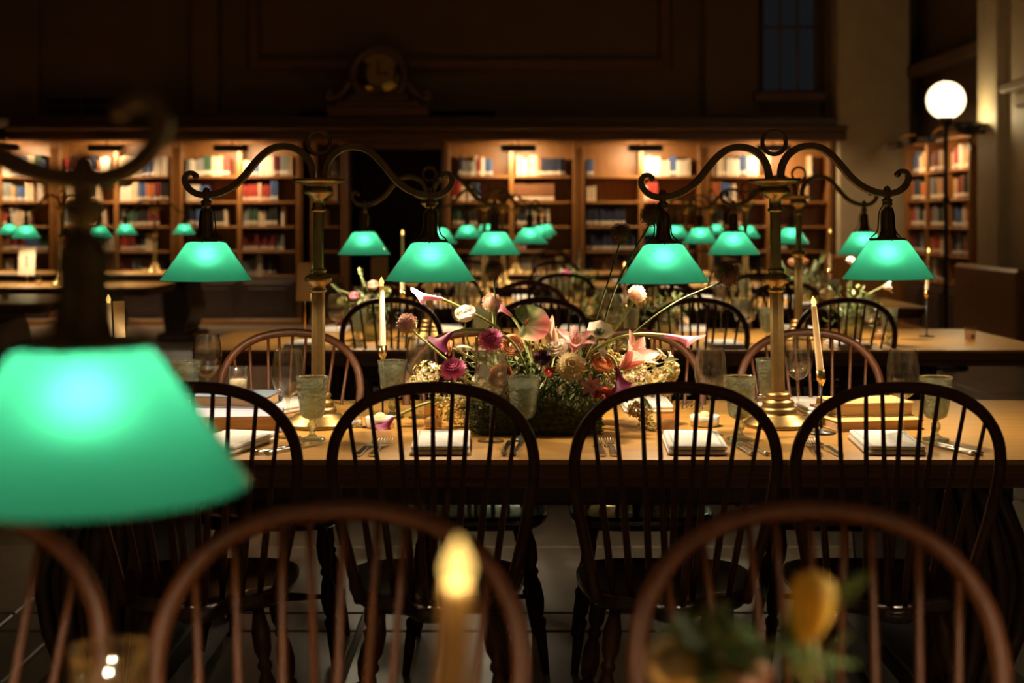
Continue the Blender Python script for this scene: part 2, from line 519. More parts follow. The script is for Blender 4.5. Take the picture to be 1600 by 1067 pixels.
# dusk-dark window high on the right with stone sill, and a dark niche with sill at left
def upper_window(n, pa, pb, zbot, ztop, yy, pm=None):
    a, b = PX(pa, yy), PX(pb, yy)
    wo = ob('window_%d' % n, MB().box(((a + b) / 2, yy - .02, (zbot + ztop) / 2), (b - a, .04, ztop - zbot)).mesh('window', darkw)); wo['kind'] = 'structure'
    nx = 3
    for i in range(nx):
        for k in range(3):
            w_, h_ = (b - a) / nx, (ztop - zbot) / 3
            ob('pane', MB().box((a + w_ * (i + .5), yy - .05, zbot + h_ * (k + .5)), (w_ - .04, .02, h_ - .04)).mesh('pane', pm or night), wo)
    ob('sill', MB().box(((a + b) / 2, yy - .12, zbot - .08), (b - a + .25, .28, .14), .03).mesh('sill', wallm), wo)
upper_window(1, 1190, 1272, 3.05, 5.6, YB + .05)
upper_window(2, 75, 235, 2.62, 2.98, YB + .05, pbsdf('dark_glass', (.012, .018, .014), .15))
# doorway between the bookcases: dark passage with jambs
dj = MB()
a, b = PX(545, 18.6), PX(692, 18.6)
dj.box((a - .03, 18.6, 1.15), (.07, .42, 2.3), .01); dj.box((b + .03, 18.6, 1.15), (.07, .42, 2.3), .01)
dj.box(((a + b) / 2, 18.6, 2.33), (b - a + .2, .42, .1), .01)
door = struct('door_1', dj.mesh('door', darkw))
pas = MB(); pas.box(((a + b) / 2, 21.4, 1.3), (2.6, .1, 2.8)); pas.box((a - .2, 20.1, 1.3), (.1, 2.6, 2.8)); pas.box((b + .2, 20.1, 1.3), (.1, 2.6, 2.8)); pas.box(((a + b) / 2, 20.1, 2.75), (2.6, 2.6, .1)); pas.box(((a + b) / 2, 20.1, -.05), (2.6, 2.6, .1))
struct('wall_passage', pas.mesh('passage', darkw))
# right side: wall along X, pilasters with uplight, wall piece at the corner
XR = 5.15
struct('wall_right', MB().box((XR + .35, 11.0, 4.5), (.3, 16.5, 9)).mesh('wall_right', wallm))
struct('wall_left', MB().box((-8.2, 9.4, 4.5), (.3, 20, 9)).mesh('wall_left', wallm))
struct('trim_8', MB().box((PX(1360, 18.5), 18.55, 4.5), (PX(1415, 18.5) - PX(1302, 18.5), .5, 9), .03).mesh('corner_pier', pale_stone))
# double pilaster standing out from the right wall
pp = MB(); pp.box((4.98, 14.35, 4.4), (.38, .62, 8.8), .02); pp.box((5.06, 14.1, 4.4), (.34, 1.5, 8.8), .02)
struct('trim_9', pp.mesh('pilaster', pale_stone))
ld = MB(); ld.box((5.0, 13.2, 2.62), (.7, .8, .09), .02); ld.box((5.05, 13.2, 2.50), (.55, .7, .15), .03)
struct('trim_10', ld.mesh('ledge', pale_stone))
rwin = MB(); rwin.box((5.16, 16.4, 3.25), (.2, 3.6, .16), .02)
struct('trim_11', rwin.mesh('string_course', wallm))
struct('baseboard_right', MB().box((4.95, 14.2, .45), (.5, 1.9, .9), .03).mesh('dado', casew))
struct('baseboard_back', MB().box((PX(1360, 18.3), 18.22, .45), (1.2, .1, .9), .02).mesh('dado', casew))

# ------------------------------------------------------------------ bookcases and books
def unit_book():
    m = MB()
    # thickness x 1 (X), depth 1 (Y, spine at y=-.5), height 1 (Z)
    ys = [(-.5, -.36), (-.25, -.5), (.25, -.5), (.5, -.36)]
    vs = []
    for z in (0, .1, .25, 1):
        vs += [(a, b, z) for a, b in ys]
    fs = []; mi = []
    for k in range(3):
        for i in range(3):
            fs.append((k * 4 + i, k * 4 + i + 1, k * 4 + i + 5, k * 4 + i + 4)); mi.append(2 if k == 1 else 0)
    o = len(vs)
    vs += [(-.5, .5, 0), (.5, .5, 0), (-.5, .5, 1), (.5, .5, 1), (-.4, .47, .97), (.4, .47, .97), (-.4, -.4, .97), (.4, -.4, .97)]
    fs += [(0, 12, o + 2, o), (3, o + 1, o + 3, 15), (o, o + 2, o + 3, o + 1), (o + 6, o + 7, o + 5, o + 4)]
    mi += [0, 0, 1, 1]
    fs += [(12, 13, 14, 15)]; mi += [0]
    for f, k in zip(fs, mi): m.f.append(f); m.m.append(k); m.sm.append(False)
    m.v = vs
    return m


UB = unit_book()
ub_me = UB.mesh('book', [BOOKC['red'], pages_m, sticker])
STUFF = MB(); STUFF_KEYS = list(BOOKC.keys())


def book_obj(Mx, x, y, z, t, d, h, colour, label, group, tilt=0):
    o = ob('book', ub_me)
    o.matrix_world = Mx @ Matrix.Translation((x, y, z)) @ Matrix.Rotation(tilt, 4, 'Y') @ Matrix.Diagonal((t, d, h, 1))
    o.material_slots[0].link = 'OBJECT'; o.material_slots[0].material = BOOKC[colour]
    return tag(o, label, 'book', group)


ORDN = 'first second third fourth fifth sixth seventh eighth ninth tenth eleventh twelfth thirteenth fourteenth fifteenth sixteenth'.split()
SEEN = {}


def book_label(colr, shelf, side, short):
    k = (colr, shelf, side, short); SEEN[k] = SEEN.get(k, 0) + 1
    return '%s %s book from left on %s shelf, %s%s' % (ORDN[SEEN[k] - 1], colr, shelf, side + ' bay, ' if side else '', short)


def book_stuff(Mx, x, y, z, t, d, h, colour, tilt=0):
    M = Mx @ Matrix.Translation((x, y, z)) @ Matrix.Rotation(tilt, 4, 'Y') @ Matrix.Diagonal((t, d, h, 1))
    o = len(STUFF.v)
    STUFF.v += [tuple(M @ Vector(v)) for v in UB.v]
    ci = STUFF_KEYS.index(colour)
    for f, k in zip(UB.f, UB.m):
        STUFF.f.append(tuple(i + o for i in f)); STUFF.m.append(ci if k == 0 else (len(STUFF_KEYS) + k - 1)); STUFF.sm.append(False)


SHELF_Z = [1.93, 1.60, 1.28, .96, .64]
N_IND = [0]


def bookcase(label, short, w, loc, rotz, plans, nbays=2, indiv=(0, 1), h=2.38, seed=1):
    """w wide, front at local y=0, back at y=.34; plans[bay][shelf] -> list of colour runs (colour, count) or None"""
    rr = random.Random(seed)
    r = thing('bookcase', label, 'bookcase', loc, (0, 0, rotz))
    post = MB().box((0, .17, h / 2), (.07, .36, h), .008)
    for i in range(3): post.box((-.02 + i * .02, -.012, h / 2), (.009, .012, h - .2))
    pm = post.mesh('side_post', casew)
    ob('side_post', pm, r, (-w / 2 + .035, 0, 0)); ob('side_post', pm, r, (w / 2 - .035, 0, 0))
    ob('back_panel', MB().box((0, .345, h / 2), (w, .02, h)).mesh('back_panel', casew), r)
    ob('top_board', MB().box((0, .17, h - .02), (w - .14, .33, .03)).mesh('top_board', casew), r)
    iw = w - .14; bw = iw / nbays
    for i in range(1, nbays):
        ob('divider', MB().box((-iw / 2 + bw * i, .17, 1.5), (.055, .33, 1.74), .006).mesh('divider', casew), r)
    sm = MB().box((0, .165, 0), (bw - .05, .32, .028), .004).mesh('shelf', casew)
    base = MB().box((0, .15, .3), (w - .14, .36, .58), .01)
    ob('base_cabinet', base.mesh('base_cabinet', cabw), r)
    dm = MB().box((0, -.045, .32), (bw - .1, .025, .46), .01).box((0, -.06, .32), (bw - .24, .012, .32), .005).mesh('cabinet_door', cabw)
    ob('plinth', MB().box((0, .13, .04), (w + .02, .42, .08), .01).mesh('plinth', casew), r)
    Mx = Matrix.Translation(loc) @ Matrix.Rotation(rotz, 4, 'Z')
    names = ['top', 'second', 'third', 'fourth', 'lowest']
    for bi in range(nbays):
        xc = -iw / 2 + bw * (bi + .5)
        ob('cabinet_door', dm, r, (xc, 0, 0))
        for si, z in enumerate(SHELF_Z):
            ob('shelf', sm, r, (xc, 0, z - .014))
            plan = plans[bi][si] if plans and bi < len(plans) and si < len(plans[bi]) else 'full'
            x = xc - bw / 2 + .035; xe = xc + bw / 2 - .035
            if plan is None: continue
            if plan == 'full':
                plan = []
                tot = 0
                while tot < 16:
                    k = rr.randint(2, 4); plan.append((rr.choice(list(BOOKC)), k)); tot += k
            side = ('left', 'right')[bi] if nbays == 2 else ('left', 'middle', 'right')[bi]
            for (colr, cnt) in plan:
                if colr == 'gap': x += cnt * .01; continue
                hh = rr.uniform(.19, .27); th = rr.uniform(.036, .055)
                for q in range(cnt):
                    t = th * rr.uniform(.9, 1.1); hq = hh * rr.uniform(.97, 1.03)
                    if x + t > xe: break
                    tl = 0
                    if si in indiv and N_IND[0] < 300:
                        N_IND[0] += 1
                        book_obj(Mx, x + t / 2, .15 + rr.uniform(-.015, .02), z, t * .94, .2, hq, colr,
                                 book_label(colr, names[si], side if nbays > 1 else '', short),
                                 'books on the %s shelf, %s bay of the %s' % (names[si], side, short), tl)
                    else:
                        book_stuff(Mx, x + t / 2, .15 + rr.uniform(-.015, .02), z, t * .94, .2, hq, colr, tl)
                    x += t
    return r


YF = 18.38
def unit(pa, pb, label, short, plans, seed, nb=2):
    a, b = PX(pa, YF), PX(pb, YF)
    return bookcase(label, short, b - a, ((a + b) / 2, YF, 0), 0, plans, nb, seed=seed)


W_, R_, B_, C_, T_, G_, N_, K_, M_, O_, Y_, BR = 'white red blue cream tan grey navy black maroon orange green brown'.split()
unit(-92, 86, 'oak bookcase at the far left end of the back wall', 'far left bookcase',
     [['full'] * 5, [[(W_, 2), (G_, 3), (B_, 2), (C_, 2), (Y_, 2), (B_, 3)], [(G_, 3), (T_, 1), (B_, 3), (C_, 2), ('gap', 6), (W_, 2)], [(R_, 1), (T_, 1), (W_, 2), (C_, 3), ('gap', 10)], 'full', [(C_, 3), (M_, 2)]]], 11)
unit(86, 276, 'oak bookcase second from left, filled with mixed books', 'second bookcase from left',
     [[[(R_, 2), (K_, 1), (M_, 1), (W_, 3), (N_, 2), (O_, 1), (W_, 3)], [(C_, 4), (BR, 2), (K_, 4), (C_, 2)], [(G_, 3), (M_, 3), (K_, 2), (C_, 3)], 'full', 'full'],
      [[(C_, 3), (W_, 3), (B_, 3), (W_, 6)], [(W_, 3), (C_, 2), (B_, 2), (O_, 3), (M_, 2), (K_, 2), (G_, 1)], [(K_, 1), (W_, 1), (Y_, 3), (K_, 3), (M_, 3)], [(R_, 3), (M_, 2), (K_, 3), (C_, 2)], 'full']], 12)
unit(276, 472, 'oak bookcase third from left, behind the left green lamp shade', 'third bookcase from left',
     [[[(G_, 1), (W_, 2), (G_, 2), (Y_, 2), (C_, 3), (R_, 2)], [(C_, 2), (W_, 2), (B_, 3), ('gap', 8)], [(N_, 3), (B_, 2), (Y_, 2), (K_, 3), (C_, 1)], [(M_, 4), (K_, 4)], [(G_, 4)]],
      [[(C_, 2), (B_, 3), (W_, 4), (M_, 2), (G_, 2), (C_, 1)], [(R_, 4), (C_, 1), (R_, 3), (B_, 2), ('gap', 12)], [(G_, 2), (Y_, 3), (C_, 2), (K_, 3), ('gap', 4), (W_, 1)], [(M_, 8), (G_, 3)], [(G_, 4), (W_, 2), (K_, 4)]]], 13)
unit(486, 542, 'narrow oak bookcase beside the dark doorway', 'narrow bookcase by the doorway', [[[('gap', 14), (G_, 2), (C_, 2)], [('gap', 10), (O_, 2), (C_, 4)], [(T_, 2)], None, None]], 14, 1)
unit(694, 904, 'oak bookcase to the right of the dark doorway', 'bookcase right of the doorway',
     [[[('gap', 8), (N_, 1), (G_, 3), (C_, 1), (R_, 1), (W_, 1), (B_, 2)], [(R_, 2), (C_, 3), (K_, 2), (B_, 1)], [(Y_, 2), (K_, 4)], None, 'full'],
      [[('gap', 3), (C_, 2), (W_, 1), (G_, 1), (C_, 2), (O_, 1), (N_, 7)], [(BR, 10)], [(K_, 4), (G_, 2), (T_, 3), (C_, 2)], [(M_, 3)], 'full']], 15)
unit(904, 1100, 'oak bookcase with navy volumes behind the centre flowers', 'navy-volume bookcase',
     [[[(B_, 2), ('gap', 40)], [(C_, 3), ('gap', 30)], [(N_, 14)], [(N_, 14)], 'full'],
      [[(W_, 4), (C_, 3), (B_, 2), (W_, 3), (C_, 1)], [(W_, 1), (R_, 3), ('gap', 30)], [(R_, 2), ('gap', 5), (R_, 3)], [(N_, 3), (K_, 4)], 'full']], 16)
unit(1100, 1302, 'oak bookcase at the right end, behind the right brass lamp', 'bookcase behind the right lamp',
     [[[(C_, 3), (G_, 1), (W_, 3), (B_, 2), (W_, 3)], [(O_, 3), (B_, 3), (G_, 1), (C_, 1)], [(K_, 3), ('gap', 9), (BR, 3)], None, 'full'],
      [[('gap', 50), (C_, 1)], [None and 0 or ('gap', 40), (T_, 2)], [(K_, 2)], [(K_, 5)], None]], 17)
# right wall: bookcases facing into the room
bookcase('bookcase on the right wall beyond the globe lamp', 'right wall bookcase', 2.6, (4.93, 16.55, 0), -PI / 2, [['full'] * 5, ['full'] * 5, ['full'] * 5], 3, indiv=(), seed=21, h=2.30)
bookcase('nearer bookcase on the right wall, past the lit pilaster', 'near right wall bookcase', 1.4, (4.95, 12.3, 0), -PI / 2, [['full'] * 5, ['full'] * 5], 2, indiv=(), seed=22, h=2.30)
so = ob('shelved_books', STUFF.mesh('shelved_books', [BOOKC[k] for k in STUFF_KEYS] + [pages_m, sticker]))
so['kind'] = 'stuff'; tag(so, 'mixed old volumes filling the lower shelves of the bookcases', 'books')

# picture lights over the bookcases
for i, (px, desc) in enumerate(((4, 'far left bookcase'), (166, 'second bookcase from left'), (362, 'third bookcase from left'), (810, 'bookcase right of the doorway'), (1008, 'navy-volume bookcase'), (1208, 'bookcase behind the right lamp'))):
    xx = PX(px, 18.1)
    t = thing('picture_light', 'black picture light over the %s' % desc, 'light', (xx, 18.05, 2.27))
    ob('lamp_hood', MB().box((0, 0, 0), (.44, .09, .085), .015).mesh('lamp_hood', blackm), t)
    ob('arm', MB().tube(catmull([(0, .04, .03), (0, .12, .12), (0, .24, .13)], 5), .01, 6).mesh('arm', gold), t)
    light('AREA', 'picture_light_beam', PICTURE_W, (1, .70, .38), t, (0, .02, -.05), (math.radians(38), 0, 0), shape='RECTANGLE', size=.42, size_y=.06)

ra = dup(t, (4.58, 15.7, 2.25), (0, 0, -PI / 2), 'black picture light over the nearer bays of the right wall bookcase')
rb = dup(t, (4.58, 17.0, 2.25), (0, 0, -PI / 2), 'black picture light over the farther bays of the right wall bookcase')
dim = bpy.data.lights.new('dim_beam', 'AREA'); dim.shape = 'RECTANGLE'; dim.size = .42; dim.size_y = .06; dim.energy = 9; dim.color = (1, .66, .34)
for q in (ra, rb):
    for c in kids(q):
        if c.type == 'LIGHT': c.data = dim

# mantel clock above the doorway
t = thing('mantel_clock', 'big dark clock with gilt dial on top of the cornice', 'clock', (PX(592, 18.45), 18.45, 2.69))
ob('plinth', MB().box((0, 0, .07), (1.32, .3, .14), .02).box((0, 0, .17), (1.1, .26, .07), .02).mesh('plinth', darkw), t)
cs = MB(); cs.lathe([(0, -.12), (.36, -.12), (.39, -.09), (.39, .06), (.36, .09), (.30, .09), (.29, .06), (0, .06)], 40, (0, 0, .56), Quaternion((1, 0, 0), PI / 2))
cs.box((0, 0, .24), (.8, .22, .12), .03)
ob('case', cs.mesh('case', tlegw), t)
ob('dial', MB().lathe([(0, .075), (.12, .074), (.28, .065), (.285, .06)], 40, (0, 0, .56), Quaternion((1, 0, 0), PI / 2)).mesh('dial', pbsdf('dial_brass', (.30, .18, .05), .12, metal=1)), t)
for s in (-1, 1):
    ob('scroll', MB().tube(catmull([(s * .38, -.05, .46), (s * .46, -.05, .33), (s * .58, -.05, .24), (s * .66, -.05, .27), (s * .64, -.05, .33), (s * .59, -.05, .31)], 5), .055, 8).mesh('scroll', tlegw), t)
hd = MB(); hd.box((0, -.1, .63), (.018, .01, .17)); hd.box((.06, -.1, .56), (.15, .01, .022))
ob('clock_hands', hd.mesh('clock_hands', blackm), t)

# globe floor lamp and the sconce on the pilaster
gx, gy = PX(1478, 13.0), 13.0
t = thing('globe_lamp', 'black floor lamp with round glowing white globe', 'lamp', (gx, gy, FZ))
ob('base', MB().lathe([(0, 0), (.2, 0), (.2, .03), (.12, .06), (.06, .16), (.04, .3), (.025, .34), (0, .34)], 20).mesh('base', blackm), t)
ob('pole', MB().lathe([(.02, .3), (.02, 1.5), (.036, 1.52), (.036, 1.56), (.02, 1.58), (.02, 2.2), (.05, 2.24), (.07, 2.29), (.06, 2.3), (0, 2.3)], 12).mesh('pole', blackm), t)
gm = MB().lathe([(.075, 2.295)] + [(.176 * math.sin(a), 2.456 - .176 * math.cos(a)) for a in [.47 + (PI - .47) * k / 14 for k in range(14)]] + [(0, 2.632)], 28)
ob('globe', gm.mesh('globe', globe_m), t)
light('POINT', 'globe_light', GLOBE_W, (1, .80, .54), t, (0, 0, 2.46), shadow_soft_size=.05)
dup(t, (4.2, 10.3, FZ), (0, 0, 0), 'unseen globe floor lamp added to light the right wall')  # added copy out of view, there to brighten the pilaster and right wall
t = thing('wall_sconce', 'dark bracket sconce throwing light up the pale pilaster', 'light', (4.62, 14.45, 2.28))
ob('bracket', MB().box((.1, 0, -.02), (.28, .1, .04), .01).tube(catmull([(.09, 0, -.02), (.03, 0, -.12), (.1, 0, -.2)], 5), .015, 6).mesh('bracket', blackm), t)
ob('bowl', MB().lathe([(0, -.06), (.07, -.05), (.13, .0), (.16, .07), (.15, .07), (.12, .01), (0, -.03)], 20).mesh('bowl', blackm), t)
light('POINT', 'sconce_glow', SCONCE_W, (1, .78, .42), t, (-.09, -.05, .10), shadow_soft_size=.05)

# ------------------------------------------------------------------ tables
def rrect(w, d, r, n=5):
    o = []
    for cx, cy, a0 in ((w / 2 - r, d / 2 - r, 0), (-w / 2 + r, d / 2 - r, PI / 2), (-w / 2 + r, -d / 2 + r, PI), (w / 2 - r, -d / 2 + r, 1.5 * PI)):
        for k in range(n + 1):
            a = a0 + PI / 2 * k / n; o.append((cx + r * math.cos(a), cy + r * math.sin(a)))
    return o


def make_table(label, cx, cy, L, D, legx, corner=.12):
    t = thing('library_table', label, 'table', (cx, cy, FZ))
    T = .76 - FZ
    ob('tabletop', MB().prism(rrect(L, D, corner), T - .013, T, bev=.003).mesh('tabletop', oak), t)
    mo = MB(); mo.prism(rrect(L - .01, D - .01, corner), T - .050, T - .0135, bev=.004); mo.prism(rrect(L - .04, D - .04, corner), T - .076, T - .0505, bev=.004)
    ob('edge_moulding', mo.mesh('edge_moulding', oak_edge), t)
    ob('apron', MB().box((0, 0, T - .12), (2 * legx - .1, D * .62, .087), .01).mesh('apron', tlegw), t)
    H = T - .077
    for s in (-1, 1):
        out = catmull([(.03, H), (.11, H * .86), (.165, H * .62), (.165, H * .5), (.135, H * .32), (.08, .12), (.1, .09)], 4)
        inn = catmull([(-.13, H), (-.15, H * .7), (-.14, H * .4), (-.12, .12), (-.13, .09)], 5)
        poly = [(p[0] if False else p.x, p.y) for p in [Vector((v.x, v.y, 0)) for v in out]] + [(v.x, v.y) for v in reversed(inn)]
        poly = [(s * a, b) for a, b in poly]
        if s < 0: poly = poly[::-1]
        dep = D * .62
        # local (x,z) polygon extruded along y
        M = Matrix(((1, 0, 0, s * (legx - .165)), (0, 0, -1, 0), (0, 1, 0, 0), (0, 0, 0, 1)))
        m = MB().prism([(a, b) for a, b in poly], -dep / 2, dep / 2, M=M, bev=.012)
        lg = ob('leg', m.mesh('leg', tlegw), t)
        for side in (-1, 1):
            for k in range(5):
                f = k / 4
                pts = []
                for u in range(9):
                    uu = u / 8
                    a = out[int(uu * (len(out) - 1))]; b = inn[int(uu * (len(inn) - 1))]
                    xx = b.x * (1 - f) + a.x * f; zz = b.y * (1 - f) + a.y * f
                    xx = xx * .86
                    pts.append((s * xx + s * (legx - .165), side * dep / 2, zz))
                ob('rib', MB().tube(pts, .024, 6).mesh('rib', tlegw), lg)
        ob('foot', MB().box((s * (legx - .165), 0, .045), (.42, dep + .12, .09), .03).mesh('foot', tlegw), t)
    return t


TZ = .7605
make_table('golden oak library table carrying the tall flower centrepiece', .06, 4.25, 3.7, 1.2, 1.36)
make_table('second golden oak table, behind the flower table', .52, 7.33, 4.1, 1.3, 1.60)
make_table('third oak table, two rows behind the flower table', .80, 10.5, 4.2, 1.3, 1.62)
make_table('fourth oak table, three rows behind the flower table', .90, 13.4, 4.2, 1.3, 1.62)
make_table('fifth oak table, last before the back bookcases', 1.0, 16.2, 4.2, 1.2, 1.62)
make_table('nearest oak table, under the big blurred green shade', .05, 1.10, 3.7, 1.1, 1.36)
make_table('left side oak table nearest the camera', -5.45, 11.0, 4.1, 1.3, 1.60)
make_table('left side oak table in the middle, with numbered card and lamp', -5.3, 13.3, 4.1, 1.2, 1.60)
make_table('left side oak table farthest back by the bookcases', -5.2, 16.3, 4.1, 1.2, 1.60)

# ------------------------------------------------------------------ brass lamps
def make_lamp(label, loc, tilt=0.0):
    t = thing('brass_table_lamp', label, 'lamp', loc, (0, tilt, 0))
    base = [(0, 0), (.104, 0), (.106, .006), (.104, .012), (.094, .016), (.09, .022), (.074, .027), (.07, .034), (.053, .037), (.056, .046), (.053, .056), (.043, .058), (0, .058)]
    ob('base', MB().lathe(base, 40).mesh('base', brass), t)
    s = MB().lathe([(.047, .058), (.047, .072), (.044, .076), (.036, .078), (.036, .083), (.04, .09), (.036, .098), (.03, .102), (0, .102)], 32)
    ob('base_block', s.mesh('base_block', brass), t)
    ob('column', MB().lathe([(.021, .1), (.020, .405)], 8, sm=False).lathe([(.016, .46), (.0155, .645)], 8, sm=False).mesh('column', brass), t)
    ob('collar', MB().lathe([(.021, .398), (.026, .402), (.026, .407), (.021, .411), (.023, .42), (.036, .427), (.041, .434), (.041, .441), (.037, .446), (.028, .452), (.021, .456), (.024, .462), (.024, .467), (.016, .47)], 32).mesh('collar', brass), t)
    ob('capital', MB().lathe([(.016, .638), (.022, .641), (.022, .648), (.017, .651), (.018, .678), (.027, .681), (.03, .687), (.043, .692), (.046, .7), (.043, .709), (.038, .712), (.04, .718), (.06, .723), (.078, .729), (.079, .734), (.076, .737), (0, .737)], 36).mesh('capital', brass), t)
    ob('ring', MB().lathe([(.035 + .0065 * math.cos(2 * PI * k / 10), .0065 * math.sin(2 * PI * k / 10)) for k in range(10)], 32, (0, 0, .846), Quaternion((1, 0, 0), PI / 2), close=True).mesh('ring', bronze), t)
    S = .001922
    path = [(9, 281), (10, 268), (13.5, 256), (22, 243), (37, 233), (56, 230), (74, 234), (90, 246), (105, 263), (118, 279), (135, 293.5), (156, 303), (176, 305.5), (191, 303), (203, 294), (208, 282), (204, 273), (196, 271.5), (191, 276)]
    sq = [(-1, -.75), (-.8, -1), (.8, -1), (1, -.75), (1, .75), (.8, 1), (-.8, 1), (-1, .75)]
    am = {}
    for sg in (-1, 1):
        pts = catmull([(sg * a * S, 0, (663.6 - b) * S) for a, b in path], 5)
        n = len(pts)
        rad = [.0105 if i < n * .55 else .0105 - .0035 * (i / n - .55) / .45 for i in range(n)]
        m = MB().tube(pts, rad, prof=sq, sm=False, up=(0, 1, 0)); m.sphere(pts[-1], .010, 10, 8)
        arm = ob('arm', m.mesh('arm', bronze), t)
        X = sg * 174.5 * S; ZR = .4336
        # holder: hook, knuckles, caged socket, clamp ring
        q = MB()
        q.lathe([(0, .712), (.008, .708), (.011, .700), (.011, .678), (.009, .674), (.015, .671), (.0165, .666), (.013, .662), (.016, .658), (.0145, .653), (.009, .65), (.009, .645), (.016, .64), (.020, .632), (.021, .62), (.021, .575), (.024, .570), (.026, .562), (.032, .556), (.051, .5545), (.052, .549), (.0, .549)], 20, (X, 0, 0))
        for k in range(3):
            a = 2 * PI * k / 3 + .5
            cx, sx = math.cos(a), math.sin(a)
            q.tube(catmull([(X + .012 * cx, .012 * sx, .652), (X + .024 * cx, .024 * sx, .635), (X + .028 * cx, .028 * sx, .60), (X + .032 * cx, .032 * sx, .575), (X + .05 * cx, .05 * sx, .558)], 4), .0022, 5)
            q.sphere((X + .052 * cx, .052 * sx, .552), .005, 8, 6)
        ob('shade_holder', q.mesh('shade_holder', bronze), t)
        # glass shade: outer skin, lip, opal lining
        o_ = [(.0425, .5555), (.0425, .549), (.058, .5465), (.0605, .544), (.134, ZR + .004), (.1362, ZR + .0015), (.1352, ZR)]
        i_ = [(.1352, ZR + .0002), (.1340, ZR + .0004), (.1331, ZR + .003), (.0598, .5432), (.0575, .5455), (.0418, .5482), (.0418, .5555)]
        sh = MB(); sh.lathe(o_, 56, (X, 0, 0), mi=0); sh.lathe(i_, 56, (X, 0, 0), mi=1)
        so_ = ob('lamp_shade', sh.mesh('lamp_shade', [green_out, green_in]), t); so_['label'] = 'green glass shade lined with white'
        ob('bulb', MB().sphere((X, 0, .503), .027, 14, 10, (1, 1, 1.05)).lathe([(.020, .520), (.013, .532), (.013, .548)], 12, (X, 0, 0)).mesh('bulb', bulbm), t)
        light('POINT', 'bulb_light', BULB_W, BULB_COL, t, (X, 0, .503), shadow_soft_size=.024)
    return t


lamp0 = make_lamp('brass two-arm lamp standing left of the flower centrepiece', (PX(497, 4.25), 4.25, TZ), .002)
def lamp(px, y, label, dz=0, tilt=0):
    return dup(lamp0, (PX(px, y), y, TZ + dz), (0, tilt, 0), label)
lamp(1216.5, 4.25, 'brass two-arm lamp right of the flower centrepiece, ring on top', 0, -.016)
lamp(671, 7.3, 'brass lamp on the second table, nearly hidden by a front shade')
lamp(1248, 7.3, 'brass lamp on the second table, behind the right front lamp')
lamp(757, 10.5, 'brass lamp at the left half of the third table')
lamp(1165, 10.5, 'brass lamp at the right half of the third table')
lamp(786, 13.4, 'brass lamp at the left half of the fourth table')
lamp(1111, 13.4, 'brass lamp at the right half of the fourth table')
lamp(806, 16.2, 'brass lamp at the left half of the fifth table')
lamp(1072, 16.2, 'brass lamp at the right half of the fifth table')
lamp(97, 13.25, 'brass lamp on the middle left side table')
lamp(242, 16.3, 'brass lamp on the farthest left side table, near its end')
lamp(-31, 16.3, 'brass lamp on the farthest left side table, nearer the frame edge')
# the nearest lamp (slightly lower) and an unseen one added at right for light
dup(lamp0, (PX(130, 1.172) - .3354, 1.172, TZ - .0365 + .0), (0, 0, 0), 'large blurred brass lamp with green shade on the nearest table')
dup(lamp0, (.94, 1.12, TZ), (0, 0, 0), 'unseen brass lamp added for light at the right of the nearest table')

# ------------------------------------------------------------------ Windsor chairs
def hoop_pts():
    half = [(.178, 0), (.197, .10), (.220, .22), (.2335, .33), (.2325, .39), (.2175, .445), (.182, .497), (.13, .533), (.07, .552), (0, .558)]
    full = [(-a, b) for a, b in half] + [(a, b) for a, b in reversed(half[:-1])]
    return full


LEAN = math.radians(17.5)


def on_back(x, s):          # point in the leaning back plane
    return Vector((x, -.155 - s * math.sin(LEAN), .462 + s * math.cos(LEAN)))


def hoop_height(x):
    h = sorted([(abs(a), b) for a, b in hoop_pts() if b > .38])
    for (a0, b0), (a1, b1) in zip(h[:-1], h[1:]):
        if a0 <= abs(x) <= a1: return b0 + (b1 - b0) * (abs(x) - a0) / max(1e-6, a1 - a0)
    return .5


